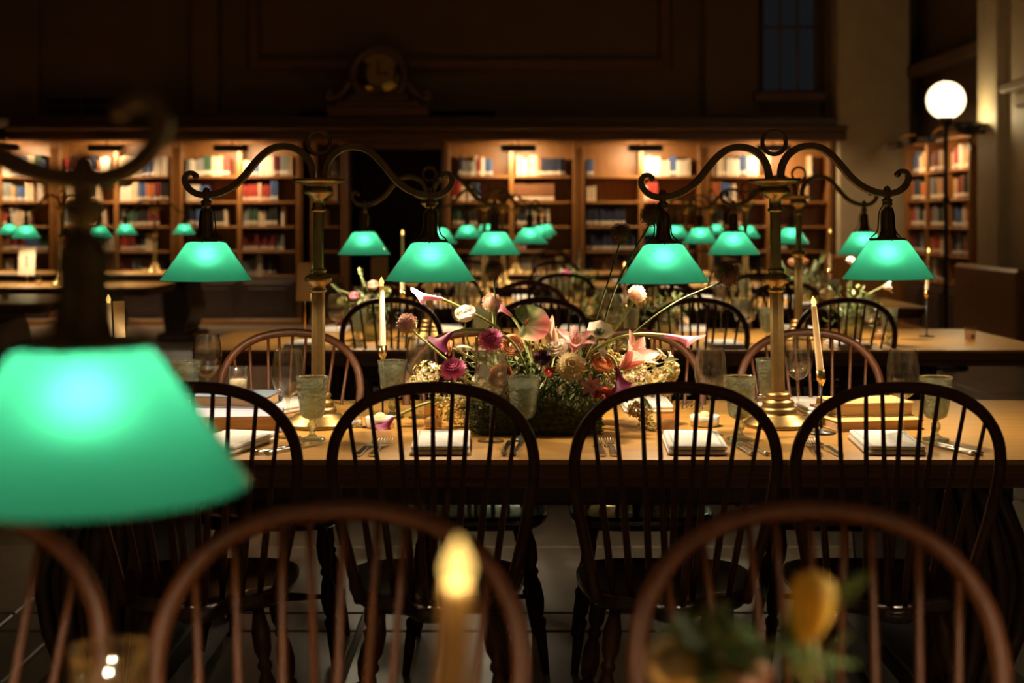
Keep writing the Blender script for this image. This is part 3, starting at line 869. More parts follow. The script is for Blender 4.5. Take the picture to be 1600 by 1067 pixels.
def make_chair():
    t = thing('windsor_chair', 'x', 'chair')
    half = [(0, .215), (.12, .212), (.195, .175), (.222, .085), (.213, -.03), (.185, -.125), (.13, -.182), (.075, -.205), (.05, -.245), (.03, -.275), (0, -.282)]
    outl = catmull([(a, b, 0) for a, b in half], 3)
    outl = outl + [Vector((-p.x, p.y, 0)) for p in reversed(outl[1:-1])]
    n = len(outl); vs = []; fs = []
    L = [(.0, .462), (.45, .462), (.8, .471), (.95, .479), (1.0, .474), (1.0, .455), (.93, .438), (0, .438)]
    for sc, z in L:
        if sc == 0: vs.append((0, 0, z))
        else: vs += [(p.x * sc, p.y * sc, z) for p in outl]
    off = [0] + [1 + k * n for k in range(6)] + [1 + 6 * n]
    for i in range(n):
        j = (i + 1) % n
        fs.append((0, off[1] + j, off[1] + i))
        for k in range(1, 6): fs.append((off[k] + i, off[k] + j, off[k + 1] + j, off[k + 1] + i))
        fs.append((off[6] + i, off[6] + j, off[7]))
    se = ob('seat', MB().add(vs, fs).mesh('seat', seatw), t)
    hp = catmull([on_back(a, b) for a, b in hoop_pts()], 4)
    ov = [(math.cos(2 * PI * k / 10) * 1.0, math.sin(2 * PI * k / 10) * 1.15) for k in range(10)]
    ob('bow', MB().tube(hp, .0122, prof=ov, up=(0, 1, .3)).mesh('bow', chairw), t)
    tops = [-.192, -.143, -.082, 0, .082, .143, .192]; bots = [-.138, -.095, -.050, 0, .050, .095, .138]
    for a, b in zip(tops, bots):
        p0 = Vector((b, -.158 + abs(b) * .12, .464)); p1 = on_back(a, hoop_height(a) - .006)
        pts = [p0.lerp(p1, k / 6) for k in range(7)]
        ob('spindle', MB().tube(pts, [.0066, .0088, .0088, .0072, .006, .0053, .005], 8).mesh('spindle', chairw), t)
    for s in (-1, 1):
        p0 = Vector((s * .018, -.252, .466)); p1 = on_back(s * .046, hoop_height(.046) - .006)
        pts = [p0.lerp(p1, k / 6) for k in range(7)]
        ob('brace', MB().tube(pts, [.0066, .0085, .0085, .0072, .006, .0053, .005], 8).mesh('brace', chairw), t)
    prof = [(0, .013), (.06, .015), (.14, .023), (.24, .021), (.29, .012), (.31, .018), (.33, .018), (.35, .012), (.40, .02), (.50, .025), (.58, .020), (.62, .013), (.64, .021), (.67, .021), (.69, .017), (.8, .016), (1, .011)]
    for sx, top, bot in ((-1, (.155, .11), (.212, .19)), (1, (.155, .11), (.212, .19)), (-1, (.13, -.11), (.195, -.225)), (1, (.13, -.11), (.195, -.225))):
        a = Vector((sx * top[0], top[1], .44)); b = Vector((sx * bot[0], bot[1], FZ)); d = b - a; ln = d.length
        ob('leg', MB().lathe([(0, 0)] + [(r, u * ln) for u, r in prof] + [(0, ln)], 12, a, qz(d)).mesh('leg', chairw), t)
    for sx in (-1, 1):
        a = Vector((sx * .188, .155, .185)); b = Vector((sx * .168, -.175, .185)); d = b - a; ln = d.length
        ob('stretcher', MB().lathe([(.007, 0), (.009, ln * .2), (.016, ln * .5), (.009, ln * .8), (.007, ln)], 10, a, qz(d)).mesh('stretcher', chairw), t)
    ob('stretcher', MB().lathe([(.007, 0), (.009, .07), (.012, .1), (.016, .178), (.012, .256), (.009, .29), (.007, .356)], 10, (-.178, -.01, .185), qz((1, 0, 0))).mesh('stretcher', chairw), t)
    return t


chair0 = make_chair()
first = [True]
def chair(px, yapex, facing, label, group, rz=0):
    """px/yapex: where the top of the bow stands; facing +1 = sitter faces away from the camera"""
    x = PX(px, yapex); sg = 1 if facing > 0 else -1
    r = rz if facing > 0 else PI + rz
    loc = (x - sg * .318 * math.sin(rz), yapex + sg * .318 * math.cos(rz), 0)
    if first[0]:
        first[0] = False; chair0.location = loc; chair0.rotation_euler = (0, 0, r); chair0['label'] = label; chair0['group'] = group
        return chair0
    return dup(chair0, loc, (0, 0, r), label, group)


ORD = ['first', 'second', 'third', 'fourth', 'fifth']
KIDS_DONE = None
for i, (px, rz) in enumerate(((301, .10), (676, .03), (1059, -.02), (1410, -.06))):
    chair(px, 3.25, 1, '%s dark Windsor chair from left along the near side of the flower table' % ORD[i], 'chairs on the near side of the flower table', rz)
for i, (px, rz) in enumerate(((457, 0), (745, .02), (985, 0), (1262, -.03))):
    chair(px, 4.80, -1, '%s Windsor chair from left along the far side of the flower table' % ORD[i], 'chairs on the far side of the flower table', rz)
for i, (px, rz) in enumerate(((-107, .05), (537, 0), (1265, .02))):
    chair(px, 1.88, -1, '%s blurred Windsor chair from left at the nearest table, back in front' % ORD[i], 'chairs of the nearest table', rz)
for i, (px, rz) in enumerate(((610, 0), (845, .03), (1092, -.03), (1325, 0))):
    chair(px, 6.70, 1, '%s Windsor chair from left along the near side of the second table' % ORD[i], 'chairs on the near side of the second table', rz)
for i, (px, rz) in enumerate(((600, 0), (825, .1), (1040, 0), (1230, 0))):
    chair(px, 8.45, -1, '%s Windsor chair from left along the far side of the second table' % ORD[i], 'chairs on the far side of the second table', rz)
for i, (px, rz) in enumerate(((700, 0), (880, .03), (1030, -.03), (1185, 0))):
    chair(px, 9.75, 1, '%s Windsor chair from left along the near side of the third table' % ORD[i], 'chairs on the near side of the third table', rz)
for i, (px, rz) in enumerate(((735, 0), (870, .1), (1010, 0), (1150, 0))):
    chair(px, 12.6, 1, '%s Windsor chair from left along the near side of the fourth table' % ORD[i], 'chairs on the near side of the fourth table', rz)
for i, (px, rz) in enumerate(((762, 0), (863, 0), (985, 0), (1100, 0))):
    chair(px, 17.1, -1, '%s Windsor chair from left along the far side of the fifth table' % ORD[i], 'chairs on the far side of the fifth table', rz)

# ------------------------------------------------------------------ tableware
def make_wine():
    t = thing('wine_glass', 'x', 'glass')
    ob('foot', MB().lathe([(0, 0), (.0375, 0), (.038, .0015), (.036, .003), (.015, .006), (.0065, .012), (.0045, .02), (0, .02)], 28).mesh('foot', wine_g), t)
    ob('stem', MB().lathe([(.0045, .018), (.0038, .05), (.0038, .085), (.0055, .105), (.010, .116), (0, .116)], 12).mesh('stem', wine_g), t)
    out = catmull([(0.006, .112, 0), (.022, .120, 0), (.038, .140, 0), (.0455, .168, 0), (.0445, .20, 0), (.0405, .232, 0), (.037, .250, 0)], 4)
    pr = [(p.x, p.y) for p in out]
    inn = [(max(.001, a - .0014), b + (.0014 if i < 4 else 0)) for i, (a, b) in enumerate(pr)]
    ob('bowl', MB().lathe(pr + inn[::-1], 36).mesh('bowl', wine_g), t)
    return t


def make_goblet():
    t = thing('goblet', 'x', 'glass')
    ob('foot', MB().lathe([(0, 0), (.036, 0), (.0375, .003), (.035, .006), (.018, .009), (.011, .015), (0, .015)], 28).mesh('foot', gob_g), t)
    ob('stem', MB().lathe([(.011, .013), (.008, .02), (.0085, .026), (.0135, .032), (.0135, .045), (.0085, .052), (.0085, .056), (.013, .06), (0, .06)], 14).mesh('stem', gob_g), t)
    m = MB(); seg = 60; prof = [(.013, .058), (.026, .064), (.033, .078), (.036, .10), (.039, .125), (.0425, .150), (.0435, .156), (.0435, .162), (.0465, .178)]
    pr = catmull([(a, b, 0) for a, b in prof], 3); vs = []; fs = []
    nn = len(pr)
    for k, p in enumerate(pr):
        for i in range(seg):
            a = 2 * PI * i / seg
            rad = p.x * (1 + (.030 * abs(math.sin(5 * a + 75 * p.y)) * abs(math.sin(5 * a - 75 * p.y)) * 1.6 if .066 < p.y < .152 else 0))
            vs.append((rad * math.cos(a), rad * math.sin(a), p.y))
    for k, p in enumerate(reversed(pr)):
        for i in range(seg):
            a = 2 * PI * i / seg; vs.append(((p.x - .0025) * math.cos(a), (p.x - .0025) * math.sin(a), p.y + (.002 if k > nn - 4 else 0)))
    for k in range(2 * nn - 1):
        for i in range(seg):
            j = (i + 1) % seg; fs.append((k * seg + i, k * seg + j, (k + 1) * seg + j, (k + 1) * seg + i))
    ob('bowl', m.add(vs, fs).mesh('bowl', gob_g), t)
    ob('water', MB().lathe([(0, .066), (.022, .067), (.030, .08), (.0345, .11), (.039, .150), (0, .150)], 24).mesh('water', water_m), t)
    for k in range(3):
        a = 2.1 * k + .4
        ob('ice_cube', MB().box((0, 0, 0), (.024, .022, .02), .004).mesh('ice_cube', water_m), t, (.017 * math.cos(a), .017 * math.sin(a), .148 + .004 * k), (.3 * k, .2, a))
    return t


wine0 = make_wine(); gob0 = make_goblet()
used = {}
def place(proto, px, y, label, group=None, rz=0, z=None, x=None):
    loc = ((PX(px, y) if x is None else x), y, TZ if z is None else z)
    if proto.name not in used:
        used[proto.name] = 1; KIDS[proto.name] = snapshot(proto)
        proto.location = loc; proto.rotation_euler = (0, 0, rz); proto['label'] = label
        if group: proto['group'] = group
        return proto
    return dup(proto, loc, (0, 0, rz), label, group)


GW = 'wine glasses on the flower table'; GG = 'pressed goblets on the flower table'
for px, y, lb in ((324, 4.52, 'tall clear wine glass just right of the big blurred green shade'), (450, 4.02, 'clear wine glass in front of the left brass lamp base'),
                  (657, 4.42, 'clear wine glass behind the pale pink allium head'), (767, 3.95, 'clear wine glass standing in front of the flowers'),
                  (1110, 4.06, 'clear wine glass between the flowers and right brass lamp'), (1247, 4.47, 'clear wine glass right behind the right lamp column'),
                  (1411, 4.0, 'clear wine glass before the tan book stack')):
    place(wine0, px, y, lb, GW, R.uniform(0, 3))
for px, y, lb in ((488, 3.97, 'greenish pressed goblet in front of the left lamp base'), (291, 4.40, 'pressed goblet half hidden by the big green shade'),
                  (613, 4.42, 'pressed goblet behind the left taper candle'), (818, 3.97, 'pressed goblet with water before the flower moss'),
                  (1156, 3.98, 'pressed goblet in front of the right lamp base'), (1203, 4.47, 'pressed goblet partly behind the right lamp column'),
                  (1462, 3.97, 'pressed goblet with ice at the right end of the flower table')):
    place(gob0, px, y, lb, GG, R.uniform(0, 3))


def make_napkin():
    t = thing('napkin', 'x', 'napkin')
    m = MB()
    for k in range(2):
        pts = rrect(.158 - .003 * k, .30 - .010 * k, .014, 4)
        m.prism([(a + .002 * k + .0012 * math.sin(60 * b), b + .004 * k) for a, b in pts], .0005 + k * .0115, .0113 + k * .0122, bev=.0048, sm=True)
    ob('folded_cloth', m.mesh('folded_cloth', linen), t)
    h = MB()
    for s in (-1, 1):
        for k in range(30): h.box((s * .064 + .002, -.13 + k * .009, .0236), (.006, .0022, .0006))
    so = ob('hemstitch', h.mesh('hemstitch', stitch_m), t); so['kind'] = 'stuff'
    return t


nap0 = make_napkin()
GN = 'folded napkins on the flower table'
for px, y, rz, lb in ((357, 3.86, -.25, 'white folded napkin partly hidden by the big green shade'), (689, 3.86, .03, 'white hemstitched napkin in front of the left flowers'),
                      (1084, 3.86, -.04, 'white hemstitched napkin behind the third near chair'), (1384, 3.86, -.06, 'white hemstitched napkin before the tan books'),
                      (1280, 4.62, .1, 'white folded napkin on the far side, right of the right lamp'), (1008, 4.67, 0, 'white folded napkin on the far side behind the berries'),
                      (446, 4.62, -.5, 'white folded napkin on the far side behind the dark books')):
    place(nap0, px, y, lb, GN, rz)


def make_fork():
    t = thing('fork', 'x', 'fork')
    m = MB(); pts = catmull([(0, -.10, .003), (0, -.05, .006), (0, 0, .011), (0, .03, .007), (0, .05, .006)], 5)
    n = len(pts); fl = [(-1, -.3), (1, -.3), (1, .3), (-1, .3)]
    m.tube(pts, [.0095 - .006 * min(1, i / n * 1.5) + (.003 if i > n * .8 else 0) for i in range(n)], prof=fl, up=(1, 0, 0), sm=False)
    ob('handle', m.mesh('handle', silver), t)
    h = MB(); h.prism([(-.004, .045), (.004, .045), (.0125, .06), (.0125, .075), (-.0125, .075), (-.0125, .06)], .005, .0075)
    for k in range(4):
        x = -.0105 + k * .007
        h.tube(catmull([(x, .074, .0062), (x, .09, .006), (x, .108, .009), (x, .122, .015)], 3), [.0021] * 9 + [.0012], 5)
    ob('tines', h.mesh('tines', silver), t)
    return t


def make_knife():
    t = thing('knife', 'x', 'knife')
    m = MB(); pts = catmull([(0, -.115, .006), (0, -.06, .006), (0, -.005, .006)], 6)
    m.tube(pts, [.0085, .009, .008, .007, .006, .0055, .0055, .006, .0065, .007, .0075, .0075, .007], prof=[(math.cos(2 * PI * k / 8), .6 * math.sin(2 * PI * k / 8)) for k in range(8)], up=(1, 0, 0))
    ob('handle', m.mesh('handle', silver), t)
    ob('blade', MB().prism([(-.007, -.006), (.007, -.006), (.0085, .04), (.008, .09), (.003, .112), (-.005, .108), (-.007, .05)], .004, .0062).mesh('blade', silver), t)
    return t


fork0 = make_fork(); knife0 = make_knife()
SEATN = ['first', 'second', 'third', 'fourth']
for i, (px, rz) in enumerate(((573, -.16), (593, -.12), (938, 0), (956, 0), (1271, -.06), (1293, .12))):
    place(fork0, px, 3.80, '%s silver fork left of the napkin at the %s near chair' % (('outer', 'inner')[i % 2], SEATN[1 + i // 2]), 'silver forks on the flower table', rz)
for i, (px, rz) in enumerate(((447, -.62), (463, -.60), (792, -.06), (810, -.10), (1158, .10), (1177, .16), (1478, .35), (1491, .33))):
    place(knife0, px, 3.82, '%s silver knife right of the napkin at the %s near chair' % (('inner', 'outer')[i % 2], SEATN[i // 2]), 'silver knives on the flower table', rz)


def make_candle(label, base, top, flame=True, group=None):
    """base on the table, top = flame tip (leans with it); black stem, brass cup, ivory taper, LED flame"""
    base = Vector(base); top = Vector(top)
    t = thing('taper_candle', label, 'candle', base, group=group)
    d = top - base; H = d.length
    ax = d.normalized(); cup0 = .20 * H / .44; cup0 = max(.12, min(.22, H - .24))
    ob('base', MB().lathe([(0, 0), (.042, 0), (.042, .004), (.012, .006), (.004, .014), (0, .014)], 24).mesh('base', blackm), t)
    pz = Vector((0, 0, cup0 - .02))
    ob('rod', MB().tube([(0, 0, .01), pz], .0032, 8).mesh('rod', blackm), t)
    q = qz(Vector((d.x, d.y, d.z - cup0)))
    ob('cup', MB().lathe([(0, -.022), (.004, -.02), (.0125, -.004), (.0135, 0), (.0135, .026), (.0115, .026), (.0105, .004), (0, .004)], 20, pz + Vector((0, 0, .02)), q).mesh('cup', gold), t)
    L = (d - pz - Vector((0, 0, .02))).length - .027
    ob('taper', MB().lathe([(.0105, .002), (.0108, .02), (.0082, L - .006), (.0065, L), (0, L - .003)], 18, pz + Vector((0, 0, .02)), q).mesh('taper', wax), t)
    light('POINT', 'flame_light', .10, (1, .62, .22), t, pz + Vector((0, 0, .02)) + q @ Vector((0, 0, L + .012)), shadow_soft_size=.004)
    ob('flame', MB().lathe([(0, L - .004), (.0052, L), (.0080, L + .008), (.0068, L + .014), (.0032, L + .021), (0, L + .027)], 14, pz + Vector((0, 0, .02)), q).mesh('flame', flame_m), t)
    return t


def candle(px_b, y, px_t, py_t, label, group=None):
    return make_candle(label, (PX(px_b, y), y, TZ), P(px_t, py_t, y), group=group)


candle(598, 4.42, 596, 432, 'ivory taper in brass cup left of the flowers')
candle(1283, 4.10, 1270, 462, 'leaning ivory taper in brass cup right of the right lamp')
candle(172, 4.45, 169, 459, 'ivory taper at the left, by a small upright card')
candle(690, .80, 717, 838, 'big blurred taper with glowing flame at the front')
candle(1448, 7.45, 1451, 386, 'ivory taper alone at the right end of the second table')
candle(976, 7.2, 976, 408, 'ivory taper on the second table behind the dark allium')
candle(1297, 9.4 + .9, 1297, 357, 'blurred taper on the third table right of the lamp')
candle(629, 7.4, 629, 358, 'tall taper on the second table beside the left front shade')


def make_votive(amber=True):
    t = thing('votive', 'x', 'candle')
    g = amber_g if amber else wine_g
    ob('glass_cup', MB().lathe([(0, 0), (.0255, 0), (.0265, .003), (.028, .07), (.0265, .07), (.025, .006), (0, .006)], 28).mesh('glass_cup', g), t)
    ob('wax', MB().lathe([(0, .007), (.0215, .007), (.022, .012), (.021, .030), (.016, .034), (0, .036)], 20).mesh('wax', wax), t)
    return t


vot0 = make_votive()
for px, y, lb in ((677, 4.19, 'amber votive cup left of the flower moss'), (1044, 4.13, 'amber votive cup right of the flower moss'), (1405, 4.45, 'amber votive cup behind the tan books')):
    place(vot0, px, y, lb, 'amber votive cups')
t = thing('votive', 'clear glass votive standing on the dark book stack', 'candle', (PX(372, 4.38), 4.38, TZ + .085))
ob('glass_cup', MB().lathe([(0, 0), (.0275, 0), (.0285, .003), (.03, .078), (.0285, .078), (.027, .006), (0, .006)], 28).mesh('glass_cup', wine_g), t)
ob('wax', MB().lathe([(0, .007), (.0265, .007), (.027, .038), (.02, .039), (0, .038)], 24).mesh('wax', wax), t)


def make_ramekin():
    t = thing('butter_dish', 'x', 'dish')
    ob('dish', MB().lathe([(0, 0), (.038, 0), (.042, .003), (.0445, .030), (.0425, .031), (.039, .007), (0, .006)], 32).mesh('dish', china), t)
    ob('butter_ball', MB().sphere((0, 0, .025), .019, 16, 10).mesh('butter_ball', butter), t)
    return t


ram0 = make_ramekin()
place(ram0, 594, 4.22, 'small white butter dish under the plum calla lily'); place(ram0, 1101, 4.25, 'small white butter dish left of the right lamp base')


def shaker(px, y, lb, z=TZ):
    t = thing('salt_shaker', lb, 'shaker', (PX(px, y), y, z))
    ob('jar', MB().lathe([(0, 0), (.017, 0), (.018, .004), (.016, .036), (.014, .04), (0, .04)], 10, sm=False).mesh('jar', wine_g), t)
    ob('salt', MB().lathe([(0, .003), (.0145, .004), (.0135, .022), (0, .022)], 10).mesh('salt', china), t)
    ob('cap', MB().lathe([(.0145, .039), (.015, .048), (.010, .055), (0, .056)], 12).mesh('cap', silver), t)


shaker(557, 4.22, 'small glass shaker beside the left lamp base'); shaker(1190, 4.62, 'small shaker behind the right lamp base')


def loose_book(label, px, y, z, w, d, h, rz, cover, name='old_book'):
    """lying book: w along x (spine along the far side), d along y, h thick"""
    t = thing(name, label, 'book', (PX(px, y), y, z), (0, 0, rz))
    c = MB(); c.box((0, 0, .002), (w, d, .004), .001); c.box((0, 0, h - .002), (w, d, .004), .001)
    c.lathe([(h / 2, -w / 2), (h / 2, w / 2)], 12, (0, d / 2 - .006, h / 2), qz((1, 0, 0)))
    ob('cover', c.mesh('cover', cover), t)
    ob('page_block', MB().box((0, -.002, h / 2), (w - .012, d - .014, h - .008)).mesh('page_block', pages_m), t)
    return t


cov1 = pbsdf('cover_slate', (.10, .13, .17), .5); cov2 = pbsdf('cover_lavender_grey', (.34, .32, .40), .5); cov3 = pbsdf('cover_tan', (.60, .42, .18), .5, col2=(.52, .35, .14), scale=30)
loose_book('thick old book with grey cover, bottom of the left stack', 372, 4.20, TZ, .26, .20, .048, .12, cov2)
loose_book('old book with slate cover, on top of the left stack', 370, 4.36, TZ + .0485, .24, .17, .036, -.08, cov1)
loose_book('tan hardback, bottom of the right stack', 1355, 4.24, TZ, .27, .19, .030, .20, cov3)
loose_book('tan hardback, on top of the right stack', 1352, 4.30, TZ + .0305, .24, .165, .042, .13, cov3)
loose_book('small brown book lying behind the leaning candle', 1300, 4.46, TZ, .10, .13, .03, .1, BOOKC['brown'])

# wire script name signs (illegible loops) standing on the far side
def script_sign(px, y, w, lb, seed):
    rr = random.Random(seed)
    t = thing('name_sign', lb, 'sign', (PX(px, y), y, TZ))
    pts = []; n = 60
    for k in range(n):
        u = k / (n - 1); ph = u * 2 * PI * 5.5
        pts.append((-w / 2 + u * w + .006 * math.sin(ph * 1.0), 0, .014 + (.009 + .006 * math.sin(u * 17 + seed)) * math.sin(ph)))
    ob('wire_script', MB().tube(pts, .0015, 5).mesh('wire_script', blackm), t)
    for s in (-1, 1): ob('peg', MB().tube([(s * w * .4, 0, 0), (s * w * .4, 0, .012)], .0015, 5).mesh('peg', blackm), t)


script_sign(1082, 4.62, .08, 'black wire script name sign left of the right lamp', 1)
script_sign(1372, 4.62, .09, 'black wire script name sign behind the tan books', 2)


def stand_card(label, px, y, z0, w, h, rz, base_z, writing=False, m=paper):
    t = thing('card_stand', label, 'sign', (PX(px, y), y, base_z))
    Mz = Matrix.Rotation(rz, 4, 'Z') @ Matrix.Rotation(-.12, 4, 'X')
    o = ob('card', MB().box((0, 0, 0), (w, .006, h)).mesh('card', m), t, (0, 0, z0 - base_z + h / 2), (-.12, 0, rz))
    if z0 - base_z > .02:
        ob('rod', MB().tube([(0, .012, .004), (0, .012, z0 - base_z + h * .4)], .003, 6).mesh('rod', gold), t)
    ob('base', MB().lathe([(0, 0), (.035, 0), (.035, .005), (0, .007)], 20).mesh('base', gold), t)
    if writing:
        k = MB(); k.box((0, -.0035, 0), (w * .09, .001, h * .42)); k.box((-w * .05, -.0035, h * .17), (w * .09, .001, h * .06))
        ob('print', k.mesh('print', ink), t, (0, 0, z0 - base_z + h / 2), (-.12, 0, rz))
    return t


stand_card('cream numbered card on a slim stand, middle left side table', 42, 13.62, P(0, 430, 13.62).z, .155, .265, .05, TZ, True)
stand_card('cream card on a thin stand behind the left lamp column', 476, 7.35, P(0, 470, 7.35).z, .085, .20, -.25, TZ, False, cardm)
stand_card('brown card on a thin stand on the third table behind the left taper', 593, 10.05, P(0, 436, 10.05).z, .12, .16, .1, TZ, False, cardm)
stand_card('small cream card by the far left taper', 186, 4.55, P(0, 528, 4.55).z, .036, .118, .55, TZ, False, cardm)

# ------------------------------------------------------------------ flowers
def patch(L, Wd, nl=4, nw=2, cup=.3, curl=.5, tip=.6, base=.25):
    """a petal lying along +Y from the origin, rising in Z with curl, cupped across"""
    vs = []; fs = []
    for i in range(nl + 1):
        u = i / nl
        w = Wd * (base + (1 - base) * math.sin(PI * min(1, u ** tip)) if u < 1 else 0.06)
        if u >= 1: w = Wd * .08
        ang = curl * u
        y = L * (math.sin(ang) / curl if abs(curl) > 1e-3 else u) if abs(curl) > 1e-3 else L * u
        z = L * (1 - math.cos(ang)) / curl if abs(curl) > 1e-3 else 0
        for k in range(-nw, nw + 1):
            s = k / nw
            vs.append((w * .5 * s, y, z + cup * w * .5 * s * s))
    m = 2 * nw + 1
    for i in range(nl):
        for k in range(m - 1): fs.append((i * m + k, i * m + k + 1, (i + 1) * m + k + 1, (i + 1) * m + k))
    return vs, fs


def rot_patch(q, vs, o=(0, 0, 0)):
    o = Vector(o)
    return [o + q @ Vector(v) for v in vs]


def flower_root(name, label, cat, base, group=None):
    return thing(name, label, cat, base, group=group)


def stem_part(t, pts, r=.0028, m=stem_m, nm='stem'):
    b = t.location
    q = catmull([Vector(p) - b for p in pts], 6)
    return ob(nm, MB().tube(q, r, 7).mesh(nm, m), t)


def head_ob(t, nm, mb, mats, pos, d, label=None):
    o = ob(nm, mb.mesh(nm, mats), t, Vector(pos) - t.location, qz(d))
    if label: o['label'] = label
    return o


def allium_mb(r, rr, n=560, half=False, spike=.32):
    m = MB(); m.sphere((0, 0, 0), r * .78, 14, 10)
    for i in range(n):
        z = 1 - 2 * (i + .5) / n; a = i * 2.39996; h = math.sqrt(max(0, 1 - z * z))
        d = Vector((h * math.cos(a), h * math.sin(a), z)); q = qz(d)
        L = r * rr.uniform(.8, 1.12); w = r * .058
        mi = 1 if (half and z < -.1 + rr.uniform(-.15, .15)) else 0
        if half and mi == 1: L *= .86
        p = [d * r * .7 + q @ Vector((w * .4 * math.cos(k * 2.1), w * .4 * math.sin(k * 2.1), 0)) for k in range(3)]
        e = [d * L + q @ Vector((w * math.cos(k * 1.57 + .3), w * math.sin(k * 1.57 + .3), 0)) for k in range(4)]
        c = d * (L - r * .12)
        m.add(p + [c], [(0, 1, 3), (1, 2, 3), (2, 0, 3)], mi, False)
        m.add([c] + e, [(0, 1, 2), (0, 2, 3), (0, 3, 4), (0, 4, 1)], mi, False)
    return m


def allium(label, px, py, y, rpx, stem_px, half=False, mats=None, group='allium heads in the centrepiece', d=(0, 0, 1), dark=True):
    c = P(px, py, y); r = rpx * y / F
    pts = [P(a, b, yy) for a, b, yy in stem_px]
    t = flower_root('allium', label, 'flower', pts[-1], group)
    h = ob('flower_head', allium_mb(r, R, half=half).mesh('flower_head', mats or [p_brown]), t, c - t.location, qz(d))
    stem_part(t, [c - Vector(d).normalized() * r * .5] + pts, .0026 if dark else .0032, stem_d if dark else stem_m)
    return t


def dahlia_mb(r, rings=7, flat=.75, wide=1.0, cup=.5):
    m = MB(); m.sphere((0, 0, 0), r * .5, 10, 8, (1, 1, flat))
    for k in range(rings):
        f = k / (rings - 1); phi = .12 + f * 1.75
        n = int(5 + 20 * math.sin(min(phi, PI / 2)))
        for i in range(n):
            a = 2 * PI * (i + .5 * (k % 2)) / n + R.uniform(-.06, .06)
            L = r * (.50 + .20 * math.sin(phi)) * R.uniform(.95, 1.04); w = r * .24 * wide * (.6 + .4 * math.sin(phi))
            vs, fs = patch(L, w, 3, 1, cup, .5, .7, .4)
            q = Quaternion((0, 0, 1), a) @ Quaternion((1, 0, 0), PI / 2 - phi)
            base = q @ Vector((0, r * .35, 0)); base.z *= flat
            m.add(rot_patch(q, vs, base), fs)
    return m


def rose_mb(r, layers=6):
    m = MB(); m.sphere((0, 0, 0), r * .3, 10, 8)
    for k in range(layers):
        f = (k + 1) / layers; n = 4 + k // 2 if k else 3
        for i in range(n):
            a = 2 * PI * i / n + k * .7 + R.uniform(-.1, .1)
            rad = r * (.18 + .62 * f)
            vs = []; fs = []; nu, nv = 4, 5
            span = 2 * PI / n * 1.35
            for u in range(nu + 1):
                uu = u / nu
                for v in range(nv + 1):
                    vv = v / nv - .5
                    th = a + span * vv
                    el = -.9 + uu * (1.75 - .55 * f) - .25 * abs(vv * 2) ** 2
                    rr_ = rad * (1 + .16 * max(0, uu - .55) * (1 + f))
                    vs.append((rr_ * math.cos(el) * math.cos(th), rr_ * math.cos(el) * math.sin(th), rr_ * math.sin(el) * .92))
            for u in range(nu):
                for v in range(nv): b = u * (nv + 1) + v; fs.append((b, b + 1, b + nv + 2, b + nv + 1))
            m.add(vs, fs)
    return m


def simple_bloom(name, label, px, py, y, rpx, mb, mats, stem_px=None, d=(0, -.7, .7), group=None, head='petals', stemm=stem_m):
    c = P(px, py, y); r = rpx * y / F
    pts = [P(a, b, yy) for a, b, yy in (stem_px or [((px + 840) / 2, py + 25, y + .03), (840, 625, 4.18)])]
    t = flower_root(name, label, 'flower', pts[-1], group)
    head_ob(t, head, mb(r), mats, c, d)
    dd = Vector(d).normalized()
    stem_part(t, [c - dd * r * .4] + pts, .003, stemm)
    return t


def calla(label, mouth, neck, stem_pts, L=None, rmouth=.02, mats=None, stemm=stem_m, up=(0, 0, 1), group='calla lilies in the centrepiece'):
    mouth = Vector(mouth); neck = Vector(neck)
    t = flower_root('calla_lily', label, 'flower', stem_pts[-1], group)
    d = (mouth - neck); L = d.length; d.normalize()
    u = Vector(up); u = (u - d * u.dot(d)).normalized(); w = d.cross(u)
    vs = []; fs = []; nu, nv = 24, 12
    for v in range(nv + 1):
        f = v / nv
        for k in range(nu):
            a = 2 * PI * k / nu; ca = math.cos(a)
            rad = .0045 + (rmouth * .42) * f + rmouth * .75 * max(0, f - .55) ** 1.6 * 2.6
            ext = L * f * (1 + .30 * max(0, f - .5) * 2 * (ca if ca > 0 else .45 * ca))
            curl = max(0, f - .7) ** 2 * 5
            rad *= 1 + curl * (.55 if ca > .3 else .35)
            p = neck + d * (ext - curl * L * .12 * (1 if ca < .6 else -.6)) + (u * math.cos(a) + w * math.sin(a)) * rad
            vs.append(p - t.location)
    for v in range(nv):
        for k in range(nu):
            j = (k + 1) % nu; fs.append((v * nu + k, v * nu + j, (v + 1) * nu + j, (v + 1) * nu + k))
    sp = ob('spathe', MB().add(vs, fs).mesh('spathe', mats), t)
    ob('spadix', MB().tube([neck - t.location + d * L * .2, neck - t.location + d * L * .72], [.003, .0025], 7).mesh('spadix', p_cream), t)
    stem_part(t, [neck + d * .004] + list(stem_pts), .0045, stemm)
    return t


